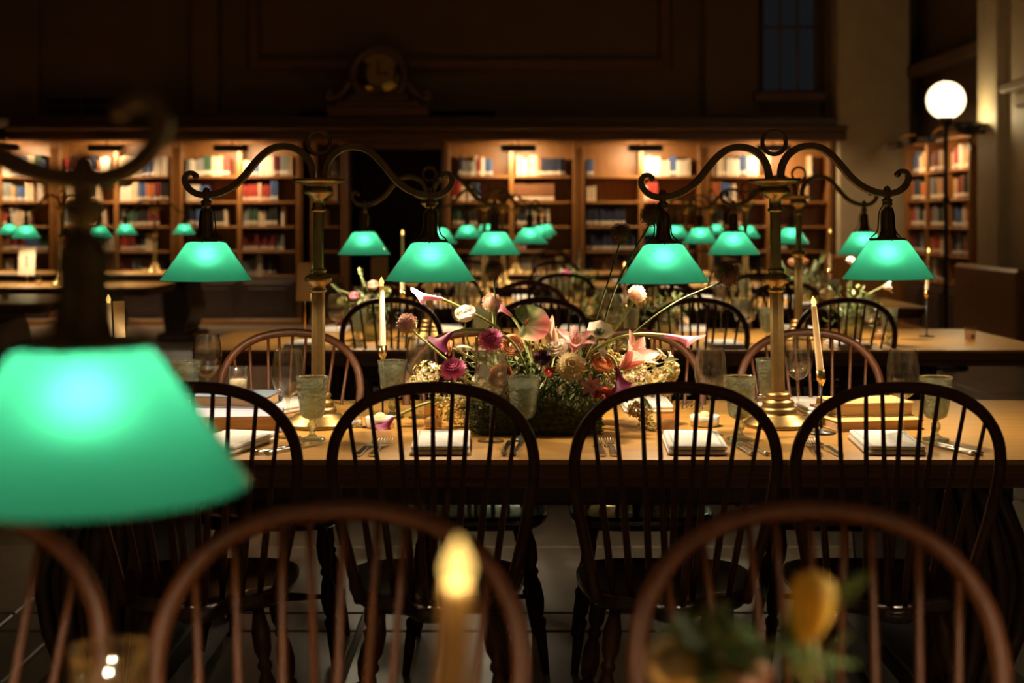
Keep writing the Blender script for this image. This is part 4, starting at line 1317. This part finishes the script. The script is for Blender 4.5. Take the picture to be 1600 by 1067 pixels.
def lily(label, px, py, y, Lpx, d, stem_pts, mats, open_=1.0, curl=-1.0, petw=.36, name='lily', group='pink lilies in the centrepiece'):
    c = P(px, py, y); L = Lpx * y / F
    t = flower_root(name, label, 'flower', stem_pts[-1], group)
    q0 = qz(d); me = {}
    for k in range(6):
        w = L * (petw if k % 2 else petw * .75)
        vs, fs = patch(L, w, 7, 2, .35, curl, .85, .42)
        q = Quaternion((0, 0, 1), 2 * PI * k / 6) @ Quaternion((1, 0, 0), PI / 2 - open_ * (.75 if k % 2 else .85))
        vs = rot_patch(q, vs)
        ob('petal', MB().add(vs, fs).mesh('petal', mats), t, c - t.location, q0)
    s = MB()
    for k in range(6):
        a = 2 * PI * k / 6 + .5
        e = Vector((.22 * L * math.cos(a), .22 * L * math.sin(a), .62 * L)); s.tube([(0, 0, 0), e * .6, e], .0009, 5); s.sphere(e, .0026, 6, 5, (1, 1, .6))
    ob('stamens', s.mesh('stamens', p_lime), t, c - t.location, q0)
    stem_part(t, [c] + list(stem_pts), .0032)
    return t


P_room = P
def P(px, py, y): return P_room(px, py, y + .08)      # the blooms stand over the trough, in the lamps' plane


CORE = (835, 630, 4.18)
# planter: moss covered trough
xm, ym = PX(836, 4.17), 4.17
t = thing('flower_trough', 'low dark moss-covered trough holding the flower centrepiece', 'planter', (xm, ym, TZ))
ob('trough', MB().prism(rrect(.36, .22, .03), 0, .085, bev=.01).mesh('trough', moss_m), t)
m = MB()
for i in range(5200):
    a = R.uniform(0, 1); f = R.choice([0, 0, 0, 1, 2, 3])
    if f == 0: p = Vector((R.uniform(-.18, .18), -.108, R.uniform(0, .10)))
    elif f == 1: p = Vector((R.choice((-.18, .18)), R.uniform(-.11, .11), R.uniform(0, .10)))
    elif f == 2: p = Vector((R.uniform(-.18, .18), R.uniform(-.11, .11), .083))
    else: p = Vector((R.uniform(-.18, .18), .11, R.uniform(0, .1)))
    d = Vector((p.x * 1.5, p.y * 3, R.uniform(-.1, .35))).normalized() + Vector((R.uniform(-.7, .7), R.uniform(-.7, .7), R.uniform(-.5, .8)))
    d.normalize(); L = R.uniform(.008, .022); s = d.cross(Vector((R.random(), R.random(), R.random()))).normalized() * .0016
    m.add([p - s, p + s, p + d * L * .6 + s * 1.6, p + d * L, p + d * L * .6 - s * 1.6], [(0, 1, 2, 4), (4, 2, 3)], R.choice((0, 0, 0, 1)), False)
for v in range(len(m.v)):
    if m.v[v][2] < .001: m.v[v] = (m.v[v][0], m.v[v][1], .001)
mo = ob('moss', m.mesh('moss', [moss_m, leaf_d]), t); mo['kind'] = 'stuff'


def leaf_cloud(nm, label, cat, centres, n, size, mats, L=(.012, .026), stuff=True, wr=.45):
    mm = MB()
    for (px, py, y, rx, ry) in centres:
        c = P(px, py, y)
        for i in range(n):
            p = c + Vector((R.gauss(0, rx * y / F * .5), R.gauss(0, .03), R.gauss(0, ry * y / F * .5)))
            vs, fs = patch(R.uniform(*L), R.uniform(*L) * wr, 2, 1, .3, R.uniform(-.6, .6), .8, .3)
            q = Quaternion((0, 0, 1), R.uniform(0, 6.3)) @ Quaternion((1, 0, 0), R.uniform(-.6, 1.3))
            mm.add(rot_patch(q, vs, p), fs, R.randrange(len(mats)))
    o = ob(nm, mm.mesh(nm, mats)); o['kind'] = 'stuff'
    return tag(o, label, cat)


def floret_cloud(nm, label, centres, n, mats, s=(.004, .008), zmin=None):
    mm = MB()
    for (px, py, y, rx, ry) in centres:
        c = P(px, py, y)
        for i in range(n):
            th = R.uniform(0, 6.283); ph = math.acos(R.uniform(-1, 1)); k = R.uniform(.75, 1.05)
            dv = Vector((math.sin(ph) * math.cos(th), math.sin(ph) * math.sin(th), math.cos(ph)))
            p = c + Vector((dv.x * rx * y / F, dv.y * min(rx, ry) * y / F * .8, dv.z * ry * y / F)) * k
            if p.z < TZ + .006: p.z = TZ + .006
            q = qz(dv + Vector((R.uniform(-.4, .4), R.uniform(-.4, .4), R.uniform(-.2, .5)))); sz = R.uniform(*s)
            mi = R.randrange(len(mats))
            for j in range(4):
                a = j * PI / 2 + R.uniform(-.2, .2)
                e1 = Vector((math.cos(a - .5), math.sin(a - .5), .25)) * sz * .7; e2 = Vector((math.cos(a), math.sin(a), .15)) * sz * 1.15; e3 = Vector((math.cos(a + .5), math.sin(a + .5), .25)) * sz * .7
                mm.add([p, p + q @ e1, p + q @ e2, p + q @ e3], [(0, 1, 2, 3)], mi, False)
    o = ob(nm, mm.mesh(nm, mats)); o['kind'] = 'stuff'
    return tag(o, label, 'flowers')


def berry_cloud(nm, label, centres, n, mats, r=(.003, .005)):
    mm = MB()
    for (px, py, y, rx, ry) in centres:
        c = P(px, py, y)
        for i in range(n):
            p = c + Vector((R.gauss(0, rx * y / F * .5), R.gauss(0, .012), R.gauss(0, ry * y / F * .5)))
            if p.z < TZ + .006: p.z = TZ + .006
            mm.sphere(p, R.uniform(*r), 7, 5, mi=R.randrange(len(mats)))
    o = ob(nm, mm.mesh(nm, mats)); o['kind'] = 'stuff'
    return tag(o, label, 'berries')


leaf_cloud('foliage', 'dark green foliage spilling over the front of the flower trough', 'foliage',
           [(835, 615, 4.10, 60, 40), (870, 645, 4.05, 50, 30), (800, 600, 4.16, 50, 40), (900, 600, 4.14, 55, 35), (880, 600, 4.22, 90, 40), (780, 575, 4.2, 60, 40), (950, 585, 4.2, 60, 40)], 190, 1, [leaf_d, leaf_d, moss_m, leaf_l], (.014, .034))
floret_cloud('hydrangea', 'cream and gold hydrangea florets on the right of the centrepiece', [(1020, 568, 4.18, 32, 26), (995, 600, 4.12, 28, 22), (1035, 600, 4.2, 22, 18), (985, 575, 4.22, 25, 22), (1000, 640, 4.14, 20, 12), (1048, 580, 4.2, 14, 14)], 95, [p_antq, p_gold, p_lime, p_antq, p_pale, p_cream], (.007, .0135))
floret_cloud('hydrangea', 'greenish cream florets on the left of the centrepiece', [(668, 582, 4.2, 22, 18), (650, 600, 4.16, 14, 12), (700, 612, 4.14, 34, 16), (735, 622, 4.10, 30, 16), (715, 650, 4.15, 22, 14), (760, 600, 4.12, 26, 18)], 70, [p_lime, p_antq, p_white, p_antq, p_lime, p_cream], (.0055, .0115))
berry_cloud('berries', 'olive gold berries among the right flowers', [(960, 592, 4.08, 22, 18), (975, 615, 4.06, 20, 12), (1010, 655, 4.1, 16, 14), (1018, 672, 4.08, 8, 8), (955, 560, 4.14, 16, 10)], 60, [p_gold, p_lime, p_gold])
berry_cloud('berries', 'golden berries low on the left of the centrepiece', [(795, 617, 4.03, 14, 10), (700, 640, 4.1, 22, 14), (725, 630, 4.06, 16, 10), (848, 545, 4.15, 12, 8)], 55, [p_gold, p_gold, p_lime])

# dark alliums on long stems and pale ones
allium('brown allium head above the magenta dahlia', 772, 421, 4.16, 15, [(775, 500, 4.17), (778, 560, 4.18), (820, 630, 4.18)])
allium('brown allium head on the leaning stem left of the right shades', 970, 365, 4.14, 16.5, [(950, 440, 4.15), (915, 545, 4.17), (880, 630, 4.18)])
allium('greenish brown allium head touching the centre right shade', 1018, 336, 4.16, 18, [(966, 440, 4.16), (930, 545, 4.17), (890, 630, 4.18)])
allium('brown allium head right of the centre right shade', 1137, 428, 4.12, 20, [(1060, 470, 4.14), (1000, 512, 4.15), (955, 555, 4.16), (900, 630, 4.18)])
allium('dusty pink allium at the far left of the centrepiece', 637, 507, 4.10, 17, [(660, 530, 4.12), (700, 563, 4.14), (760, 605, 4.16)], True, [p_dustp, p_lime], d=(-.45, -.3, .75), dark=False)
allium('dusty pink allium with green underside above the dahlia', 769, 474, 4.18, 16, [(771, 500, 4.18), (776, 540, 4.19), (820, 620, 4.19)], True, [p_dustp, p_lime], d=(-.1, -.25, .9), dark=False)
allium('pale pink allium with green underside below the centre right shade', 995, 461, 4.14, 15, [(975, 495, 4.15), (945, 540, 4.16), (900, 620, 4.18)], True, [p_pale, p_lime], d=(.25, -.2, .9), dark=False)
# callas
calla('pink calla lily reaching out under the left shade', P(654, 463, 4.10), P(692, 467, 4.12), [P(735, 488, 4.13), P(775, 512, 4.14), P(815, 560, 4.16), P(838, 620, 4.18)], rmouth=.016, mats=p_pink, up=(-.2, .3, 1))
calla('plum calla lily drooping at the left', P(686, 540, 4.06), P(707, 518, 4.08), [P(722, 515, 4.08), P(765, 519, 4.08), P(805, 540, 4.10), P(838, 620, 4.16)], rmouth=.031, mats=p_plum, up=(.3, -.6, .6))
calla('pink calla lily pointing right toward the wine glass', P(1084, 533, 4.10), P(1036, 523, 4.12), [P(1000, 522, 4.12), P(960, 530, 4.13), P(920, 555, 4.14), P(880, 620, 4.18)], rmouth=.017, mats=p_pink, up=(.2, .3, 1))
calla('dark plum calla lily hanging over the berries', P(972, 606, 4.03), P(963, 572, 4.05), [P(955, 558, 4.05), P(938, 553, 4.06), P(922, 566, 4.08), P(900, 620, 4.14)], rmouth=.027, mats=p_plum, up=(-.5, -.7, .3))
calla('magenta calla lily lying low beside the left butter dish', P(600, 668, 4.10), P(615, 652, 4.10), [P(640, 641, 4.11), P(668, 630, 4.12), P(720, 622, 4.14), P(800, 640, 4.18)], rmouth=.019, mats=petal('petal_wine', (.26, .02, .09), (.36, .05, .15)), up=(-.6, -.6, .4))
calla('small pink calla lily behind the anthurium', P(780, 478, 4.24), P(800, 494, 4.24), [P(815, 520, 4.23), P(838, 600, 4.2)], rmouth=.012, mats=p_pink)
# dahlias etc.
simple_bloom('dahlia', 'upper magenta pompon dahlia beside the anthurium', 767, 532, 4.08, 21, lambda r: dahlia_mb(r, 8, .8), p_mag, [(790, 560, 4.12), CORE], (-.1, -.75, .6), 'magenta dahlias')
simple_bloom('dahlia', 'lower magenta pompon dahlia at the left of the centrepiece', 708, 578, 4.05, 22, lambda r: dahlia_mb(r, 8, .7), p_mag, [(740, 600, 4.1), (800, 630, 4.16)], (-.1, -.6, .8), 'magenta dahlias')
simple_bloom('dahlia', 'nearly black burgundy dahlia in the middle of the flowers', 848, 560, 4.08, 15, lambda r: dahlia_mb(r, 6, .6, 1.2), p_burg, None, (0, -.7, .7))
simple_bloom('chrysanthemum', 'large cream chrysanthemum in the middle of the flowers', 892, 573, 4.07, 25, lambda r: dahlia_mb(r, 6, .75, 1.25), p_cream, None, (.1, -.8, .4), 'cream chrysanthemums')
simple_bloom('chrysanthemum', 'smaller cream bloom behind the burgundy dahlia', 872, 545, 4.14, 17, lambda r: dahlia_mb(r, 5, .6, 1.5), p_white, None, (-.3, -.5, .7), 'cream chrysanthemums')
simple_bloom('ranunculus', 'white ranunculus on a pale stem under the left shade', 727, 489, 4.10, 19, lambda r: rose_mb(r, 5), p_white, [(728, 520, 4.11), (745, 560, 4.13), (810, 625, 4.18)], (-.15, -.5, .8))
simple_bloom('ranunculus', 'peach ranunculus behind the upper magenta dahlia', 800, 540, 4.12, 21, lambda r: rose_mb(r, 5), p_peach, None, (0, -.8, .4))
simple_bloom('ranunculus', 'orange ranunculus on the right of the centrepiece', 942, 566, 4.07, 21, lambda r: rose_mb(r, 6), p_orange, None, (.1, -.6, .6))
simple_bloom('ranunculus', 'coral red ranunculus low on the right of the trough', 942, 621, 4.03, 19, lambda r: rose_mb(r, 6), p_coral, [(920, 625, 4.08), (890, 640, 4.14)], (.1, -.8, .4))
simple_bloom('ranunculus', 'rust orange rose behind the front wine glass', 783, 588, 4.09, 23, lambda r: rose_mb(r, 6), p_rust, None, (-.2, -.8, .4))
simple_bloom('ranunculus', 'small orange red bloom above the dark foliage', 858, 581, 4.05, 10, lambda r: rose_mb(r, 4), p_coral, None, (0, -.7, .6))
simple_bloom('gerbera', 'small peach bloom seen edge-on at the left', 703, 544, 4.09, 13, lambda r: dahlia_mb(r, 4, .35, 1.3), p_peach, [(722, 552, 4.1), (745, 565, 4.12), (810, 620, 4.16)], (-.9, -.25, .2))
simple_bloom('ranunculus', 'pale blush bloom low behind the front goblet', 745, 632, 4.08, 15, lambda r: rose_mb(r, 4), p_pale, [(780, 640, 4.12), (810, 645, 4.16)], (-.2, -.8, .4))
# lilies
lily('open pink lily in the middle of the flowers', 897, 548, 4.08, 47, (.05, -.42, .85), [P(885, 575, 4.12), P(850, 620, 4.18)], p_lily, .42, -1.15, .46)
lily('large salmon pink lily at the right of the flowers', 972, 576, 4.07, 66, (.55, -.28, .62), [P(955, 585, 4.10), P(890, 625, 4.18)], petal('petal_salmon', (.78, .30, .25), (.88, .50, .42)), .30, -.75, .46)
lily('half open pale lily behind the anthurium', 868, 548, 4.24, 58, (-.25, -.15, .9), [P(860, 580, 4.17), P(845, 625, 4.18)], p_pale, .22, -.1, .36)
lily('pink clematis-like bloom above the coral ranunculus', 925, 604, 4.05, 21, (-.2, -.85, .2), [P(905, 610, 4.1), P(880, 630, 4.15)], p_pink, 1.3, -.2, .5, 'clematis', None)
# anemone
c = P(937, 521, 4.12)
t = flower_root('anemone', 'white anemone with dark green centre beside the open lily', 'flower', P(880, 625, 4.18))
for k in range(7):
    vs, fs = patch(.045, .042, 5, 2, .25, .45, .95, .45)
    ob('petal', MB().add(rot_patch(Quaternion((0, 0, 1), 2 * PI * k / 7) @ Quaternion((1, 0, 0), .15), vs), fs).mesh('petal', petal('petal_anemone', (.85, .75, .48), (.9, .82, .62))), t, c - t.location, qz((.1, -.6, .8)))
m = MB(); m.sphere((0, 0, .006), .009, 10, 8, (1, 1, .7))
for i in range(60):
    a = i * 2.4; rr_ = .010 + .006 * R.random(); m.tube([(0, 0, .004), (rr_ * math.cos(a), rr_ * math.sin(a), .010)], .0007, 4)
head_ob(t, 'flower_centre', m, leaf_d, c, (.1, -.6, .8))
stem_part(t, [c, P(915, 560, 4.14), P(880, 625, 4.18)], .003)
# anthurium
c = P(822, 508, 4.17)
t = flower_root('anthurium', 'large green and pink heart-shaped anthurium in the middle', 'flower', P(838, 620, 4.18))
vs = [(0, 0, 0)]; fs = []; nr, na = 6, 40
for k in range(1, nr + 1):
    f = k / nr
    for i in range(na):
        a = 2 * PI * i / na
        rad = .058 * (1 - .62 * max(0, math.cos(a)) ** 7 + .12 * max(0, -math.cos(a)) ** 3 + .06 * math.cos(2 * a - PI))
        vs.append((rad * f * math.sin(a) * 1.05, rad * f * math.cos(a) - .010 * f, .012 * f * f + (.0016 * math.cos(10 * a) + .003 * math.sin(3 * a)) * f))
for i in range(na):
    j = (i + 1) % na; fs.append((0, 1 + i, 1 + j))
    for k in range(nr - 1): fs.append((1 + k * na + i, 1 + (k + 1) * na + i, 1 + (k + 1) * na + j, 1 + k * na + j))
qa = Quaternion((0, 1, 0), .2) @ Quaternion((1, 0, 0), .95) @ Quaternion((0, 0, 1), 1.92)
ob('spathe', MB().add(rot_patch(qa, vs), fs).mesh('spathe', spath), t, c - t.location)
vn = c - t.location + qa @ Vector((0, .004, .001))
ob('spadix', MB().tube([vn, vn + qa @ Vector((.002, -.004, .010)), vn + qa @ Vector((.004, -.010, .024))], [.0042, .0042, .003], 8).mesh('spadix', p_rust), t)
stem_part(t, [c + Vector((0, .006, 0)), P(832, 560, 4.24), P(838, 620, 4.18)], .003)
# loose big leaves
for (px, py, y, L, Wd, d, m, lb) in ((712, 543, 4.10, .05, .024, (1, -.2, .15), leaf_l, 'pale green leaf left of the upper magenta dahlia'), (1037, 566, 4.10, .045, .024, (.9, -.2, .35), leaf_l, 'pale green leaf at the right tip of the flowers'),
                                     (1036, 573, 4.08, .042, .022, (.85, -.2, -.35), leaf_l, 'lower green leaf at the right tip of the flowers'), (945, 556, 4.05, .05, .026, (-.2, -.7, .3), leaf_g, 'grey green leaf under the anemone'),
                                     (758, 592, 4.07, .055, .04, (-.1, -.5, .7), leaf_g, 'pale grey leaf seen through the front wine glass'), (740, 640, 4.05, .05, .02, (-.8, -.3, .2), leaf_d, 'dark leaf low at the left of the trough'),
                                     (1000, 620, 4.06, .05, .02, (.6, -.3, -.5), leaf_d, 'dark leaf hanging at the right of the trough')):
    c = P(px, py, y)
    t = thing('leaf_sprig', lb, 'leaf', P(px * .6 + 835 * .4, py * .6 + 630 * .4, 4.15))
    vs, fs = patch(L, Wd, 6, 2, .35, -.4, .85, .12)
    q = Vector((0, 1, 0)).rotation_difference(Vector(d))
    ob('leaf', MB().add(rot_patch(q, vs), fs).mesh('leaf', m), t, c - t.location)
    stem_part(t, [c, t.location], .0015, stem_m)

P = P_room
# ------------------------------------------------------------------ settings and flowers on the tables behind
def vase_flowers(label, px, y, items, z=TZ, scale=1.0, stemh=.2):
    t = thing('flower_vase', label, 'flowers', (PX(px, y), y, z))
    ob('vase', MB().lathe([(0, 0), (.04, 0), (.05, .02), (.055, .08), (.045, .12), (.05, .14), (.047, .14), (.042, .12), (.05, .08), (.045, .02), (0, .01)], 24).mesh('vase', gob_g), t)
    mm = MB()
    for i in range(120):
        p = Vector((R.gauss(0, .07), R.gauss(0, .05), .15 + R.gauss(0, .04)))
        vs, fs = patch(R.uniform(.03, .06), .02, 2, 1, .3, .4, .8, .3)
        mm.add(rot_patch(Quaternion((0, 0, 1), R.uniform(0, 6.3)) @ Quaternion((1, 0, 0), R.uniform(-.4, 1.3)), vs, p), fs, R.randrange(2))
    fo = ob('foliage', mm.mesh('foliage', [leaf_d, leaf_l]), t); fo['kind'] = 'stuff'
    for (kind, bx, by, rpx, m) in items:
        c = P(bx, by, y) - t.location; r = rpx * y / F
        if kind == 'ball': o = ob('bloom', rose_mb(r, 5).mesh('bloom', m), t, c, qz((0, -.6, .8)))
        elif kind == 'daisy': o = ob('bloom', dahlia_mb(r, 5, .5, 1.4).mesh('bloom', m), t, c, qz((R.uniform(-.4, .4), -.6, .7)))
        elif kind == 'spray':
            mb = MB()
            for k in range(14):
                f = k / 13; vs, fs = patch(r * .5, r * .22, 2, 1, .3, .4, .8, .3)
                mb.add(rot_patch(Quaternion((0, 0, 1), k * 2.2) @ Quaternion((1, 0, 0), .7), vs, Vector((0, 0, (f - .5) * 2 * r))), fs)
            o = ob('bloom', mb.mesh('bloom', m), t, c, qz((bx - px, -10, 60)))
        elif kind == 'trumpet':
            mb = MB()
            for k in range(6):
                vs, fs = patch(r * 1.7, r * .8, 5, 1, .35, -.5, .75, .3)
                mb.add(rot_patch(Quaternion((0, 0, 1), k * PI / 3) @ Quaternion((1, 0, 0), PI / 2 - .45), vs), fs)
            o = ob('bloom', mb.mesh('bloom', m), t, c, qz((1, -.2, .15)))
        ob('stem', MB().tube(catmull([Vector((0, 0, .1)), Vector((c.x * .4, c.y, (.1 + c.z) / 2 + .03)), c], 5), .003, 5).mesh('stem', stem_m), t)
    return t


vase_flowers('pink and white flowers in a vase at the left of the second table', 582, 7.25,
             [('ball', 553, 462, 9, p_pink), ('ball', 583, 445, 10, p_pale), ('ball', 535, 470, 9, p_lime), ('spray', 566, 435, 14, leaf_l), ('spray', 527, 452, 10, leaf_l), ('daisy', 545, 488, 11, p_white), ('daisy', 580, 470, 12, p_white), ('daisy', 560, 480, 10, p_pale), ('ball', 530, 505, 6, p_pink), ('daisy', 603, 455, 8, p_lime)])
vase_flowers('white lily and pale blooms in a vase at the right of the second table', 1330, 7.3,
             [('trumpet', 1378, 449, 12, p_white), ('daisy', 1292, 461, 12, p_cream), ('daisy', 1306, 474, 12, p_cream), ('spray', 1326, 455, 12, leaf_l), ('spray', 1345, 460, 12, leaf_l), ('daisy', 1330, 408, 8, p_white), ('spray', 1355, 470, 10, leaf_l)])
vase_flowers('leafy arrangement with buds behind the right front lamp', 1255, 10.3,
             [('spray', 1283, 408, 15, leaf_l), ('spray', 1270, 420, 12, leaf_l), ('ball', 1238, 410, 8, p_peach), ('ball', 1258, 408, 6, p_orange), ('spray', 1225, 418, 10, leaf_l)])
vase_flowers('pale flowers in the middle of the third table', 905, 10.4,
             [('ball', 884, 428, 9, p_mag), ('spray', 905, 405, 16, leaf_g), ('spray', 912, 440, 14, leaf_g), ('daisy', 900, 450, 9, p_white)])
vase_flowers('golden and plum flowers in the middle of the second table', 950, 7.3,
             [('daisy', 940, 470, 16, p_gold), ('ball', 952, 478, 10, p_plum), ('daisy', 925, 485, 10, p_cream), ('spray', 960, 455, 12, leaf_l)])
vase_flowers('white flowers on the second table behind the pink calla', 1040, 7.35,
             [('daisy', 1035, 495, 12, p_white), ('daisy', 1058, 490, 10, p_cream), ('spray', 1055, 475, 12, leaf_l), ('daisy', 1070, 502, 9, p_white), ('spray', 1030, 480, 12, leaf_l)])

# seats' ware on the second and third tables
for row, (yn, yf, xs_n, nm) in enumerate(((6.98, 7.75, (-.95, -.35, .35, 1.0, 1.6, 2.15), 'second'), (10.15, 10.9, (-.6, .1, .8, 1.45, 2.1), 'third'), (13.0, 13.8, (-.5, .3, 1.1, 1.9), 'fourth'))):
    for i, xx in enumerate(xs_n):
        sn = ('first', 'second', 'third', 'fourth', 'fifth', 'sixth')[i]
        for side, yy, ws in (('near', yn, 1), ('far', yf, -1)):
            if row == 0 and i == 5: continue
            jx = xx + R.uniform(-.05, .05)
            place(wine0, 0, yy, '%s wine glass from left along the %s side of the %s table' % (sn, side, nm), 'wine glasses on the %s table' % nm, R.uniform(0, 3), x=jx + .14)
            place(gob0, 0, yy + .03 * ws, '%s goblet from left along the %s side of the %s table' % (sn, side, nm), 'goblets on the %s table' % nm, R.uniform(0, 3), x=jx + .24)
            place(nap0, 0, yy - .12 * ws, '%s napkin from left along the %s side of the %s table' % (sn, side, nm), 'napkins on the %s table' % nm, R.uniform(-.1, .1), x=jx)
        if row < 2 and not (row == 0 and i == 5):
            place(vot0, 0, (yn + yf) / 2 + R.uniform(-.1, .1), '%s votive from left along the middle of the %s table' % (sn, nm), 'votive cups on the %s table' % nm, 0, x=xx + R.uniform(.2, .36))
place(vot0, 1516, 7.2, 'lone amber votive at the right end of the second table')
# left side tables: a few votives
for i, (px, y) in enumerate(((8, 11.0), (60, 13.2), (225, 16.2))):
    place(vot0, px, y, 'votive on the %s left side table' % ('nearest', 'middle', 'farthest')[i])

# ------------------------------------------------------------------ nearest table's things
t = thing('tumbler', 'blurred clear glass rim at the bottom left, on the nearest table', 'glass', (PX(172, 1.45), 1.45, TZ))
ob('bowl', MB().lathe([(0, 0), (.030, 0), (.032, .003), (.036, .05), (.041, .12), (.0425, .182), (.0408, .182), (.039, .12), (.034, .05), (.029, .008), (0, .008)], 36).mesh('bowl', wine_g), t)
t = thing('flower_vase', 'blurred yellow tulip, peach blooms and leaves at the bottom right', 'flowers', (PX(1180, 1.10), 1.10, TZ))
ob('vase', MB().lathe([(0, 0), (.05, 0), (.06, .03), (.06, .10), (.05, .13), (.046, .13), (.055, .09), (.05, .02), (0, .015)], 24).mesh('vase', moss_m), t)
L0 = t.location.copy()
y0 = 1.10
tb = MB(); r = .03
tb.lathe([(.002, -.034), (.008, -.026), (.0145, -.012), (.0175, .002), (.0175, .012), (.0145, .020), (.008, .024), (.0, .0245)], 16)
ob('tulip', tb.mesh('tulip', p_yellow), t, P(1268, 945, y0) - L0, (.1, .12, 0))
ob('stem', MB().tube(catmull([P(1264, 1000, y0) - L0, P(1262, 1060, y0) - L0, Vector((.01, 0, .1))], 6), .0035, 7).mesh('stem', stem_m), t)
for (px, py, rpx, m, nm) in ((1060, 1040, 55, p_cream, 'bloom'), (1130, 1068, 50, p_peach, 'bloom'), (1175, 1058, 34, p_pale, 'bloom')):
    ob(nm, rose_mb(rpx * y0 / F, 5).mesh(nm, m), t, P(px, py, y0) - L0, qz((0, -.5, .9)))
mm = MB()
for i in range(60):
    p = P(R.gauss(1160, 60), R.gauss(1030, 18), y0 + R.uniform(-.05, .08)) - L0
    vs, fs = patch(R.uniform(.03, .05), .02, 3, 1, .3, .4, .8, .3)
    mm.add(rot_patch(Quaternion((0, 0, 1), R.uniform(0, 6.3)) @ Quaternion((1, 0, 0), R.uniform(-.3, 1.0)), vs, p), fs)
fo = ob('foliage', mm.mesh('foliage', leaf_d), t); fo['kind'] = 'stuff'
vs, fs = patch(.045, .018, 4, 1, .3, .3, .8, .2)
ob('leaf', MB().add(rot_patch(Vector((0, 1, 0)).rotation_difference(Vector((.8, 0, .5))), vs, P(1290, 950, y0) - L0), fs).mesh('leaf', leaf_d), t)
print('objects', len(bpy.data.objects), 'individual books', N_IND[0], 'tris', sum(len(m.polygons) for m in bpy.data.meshes))
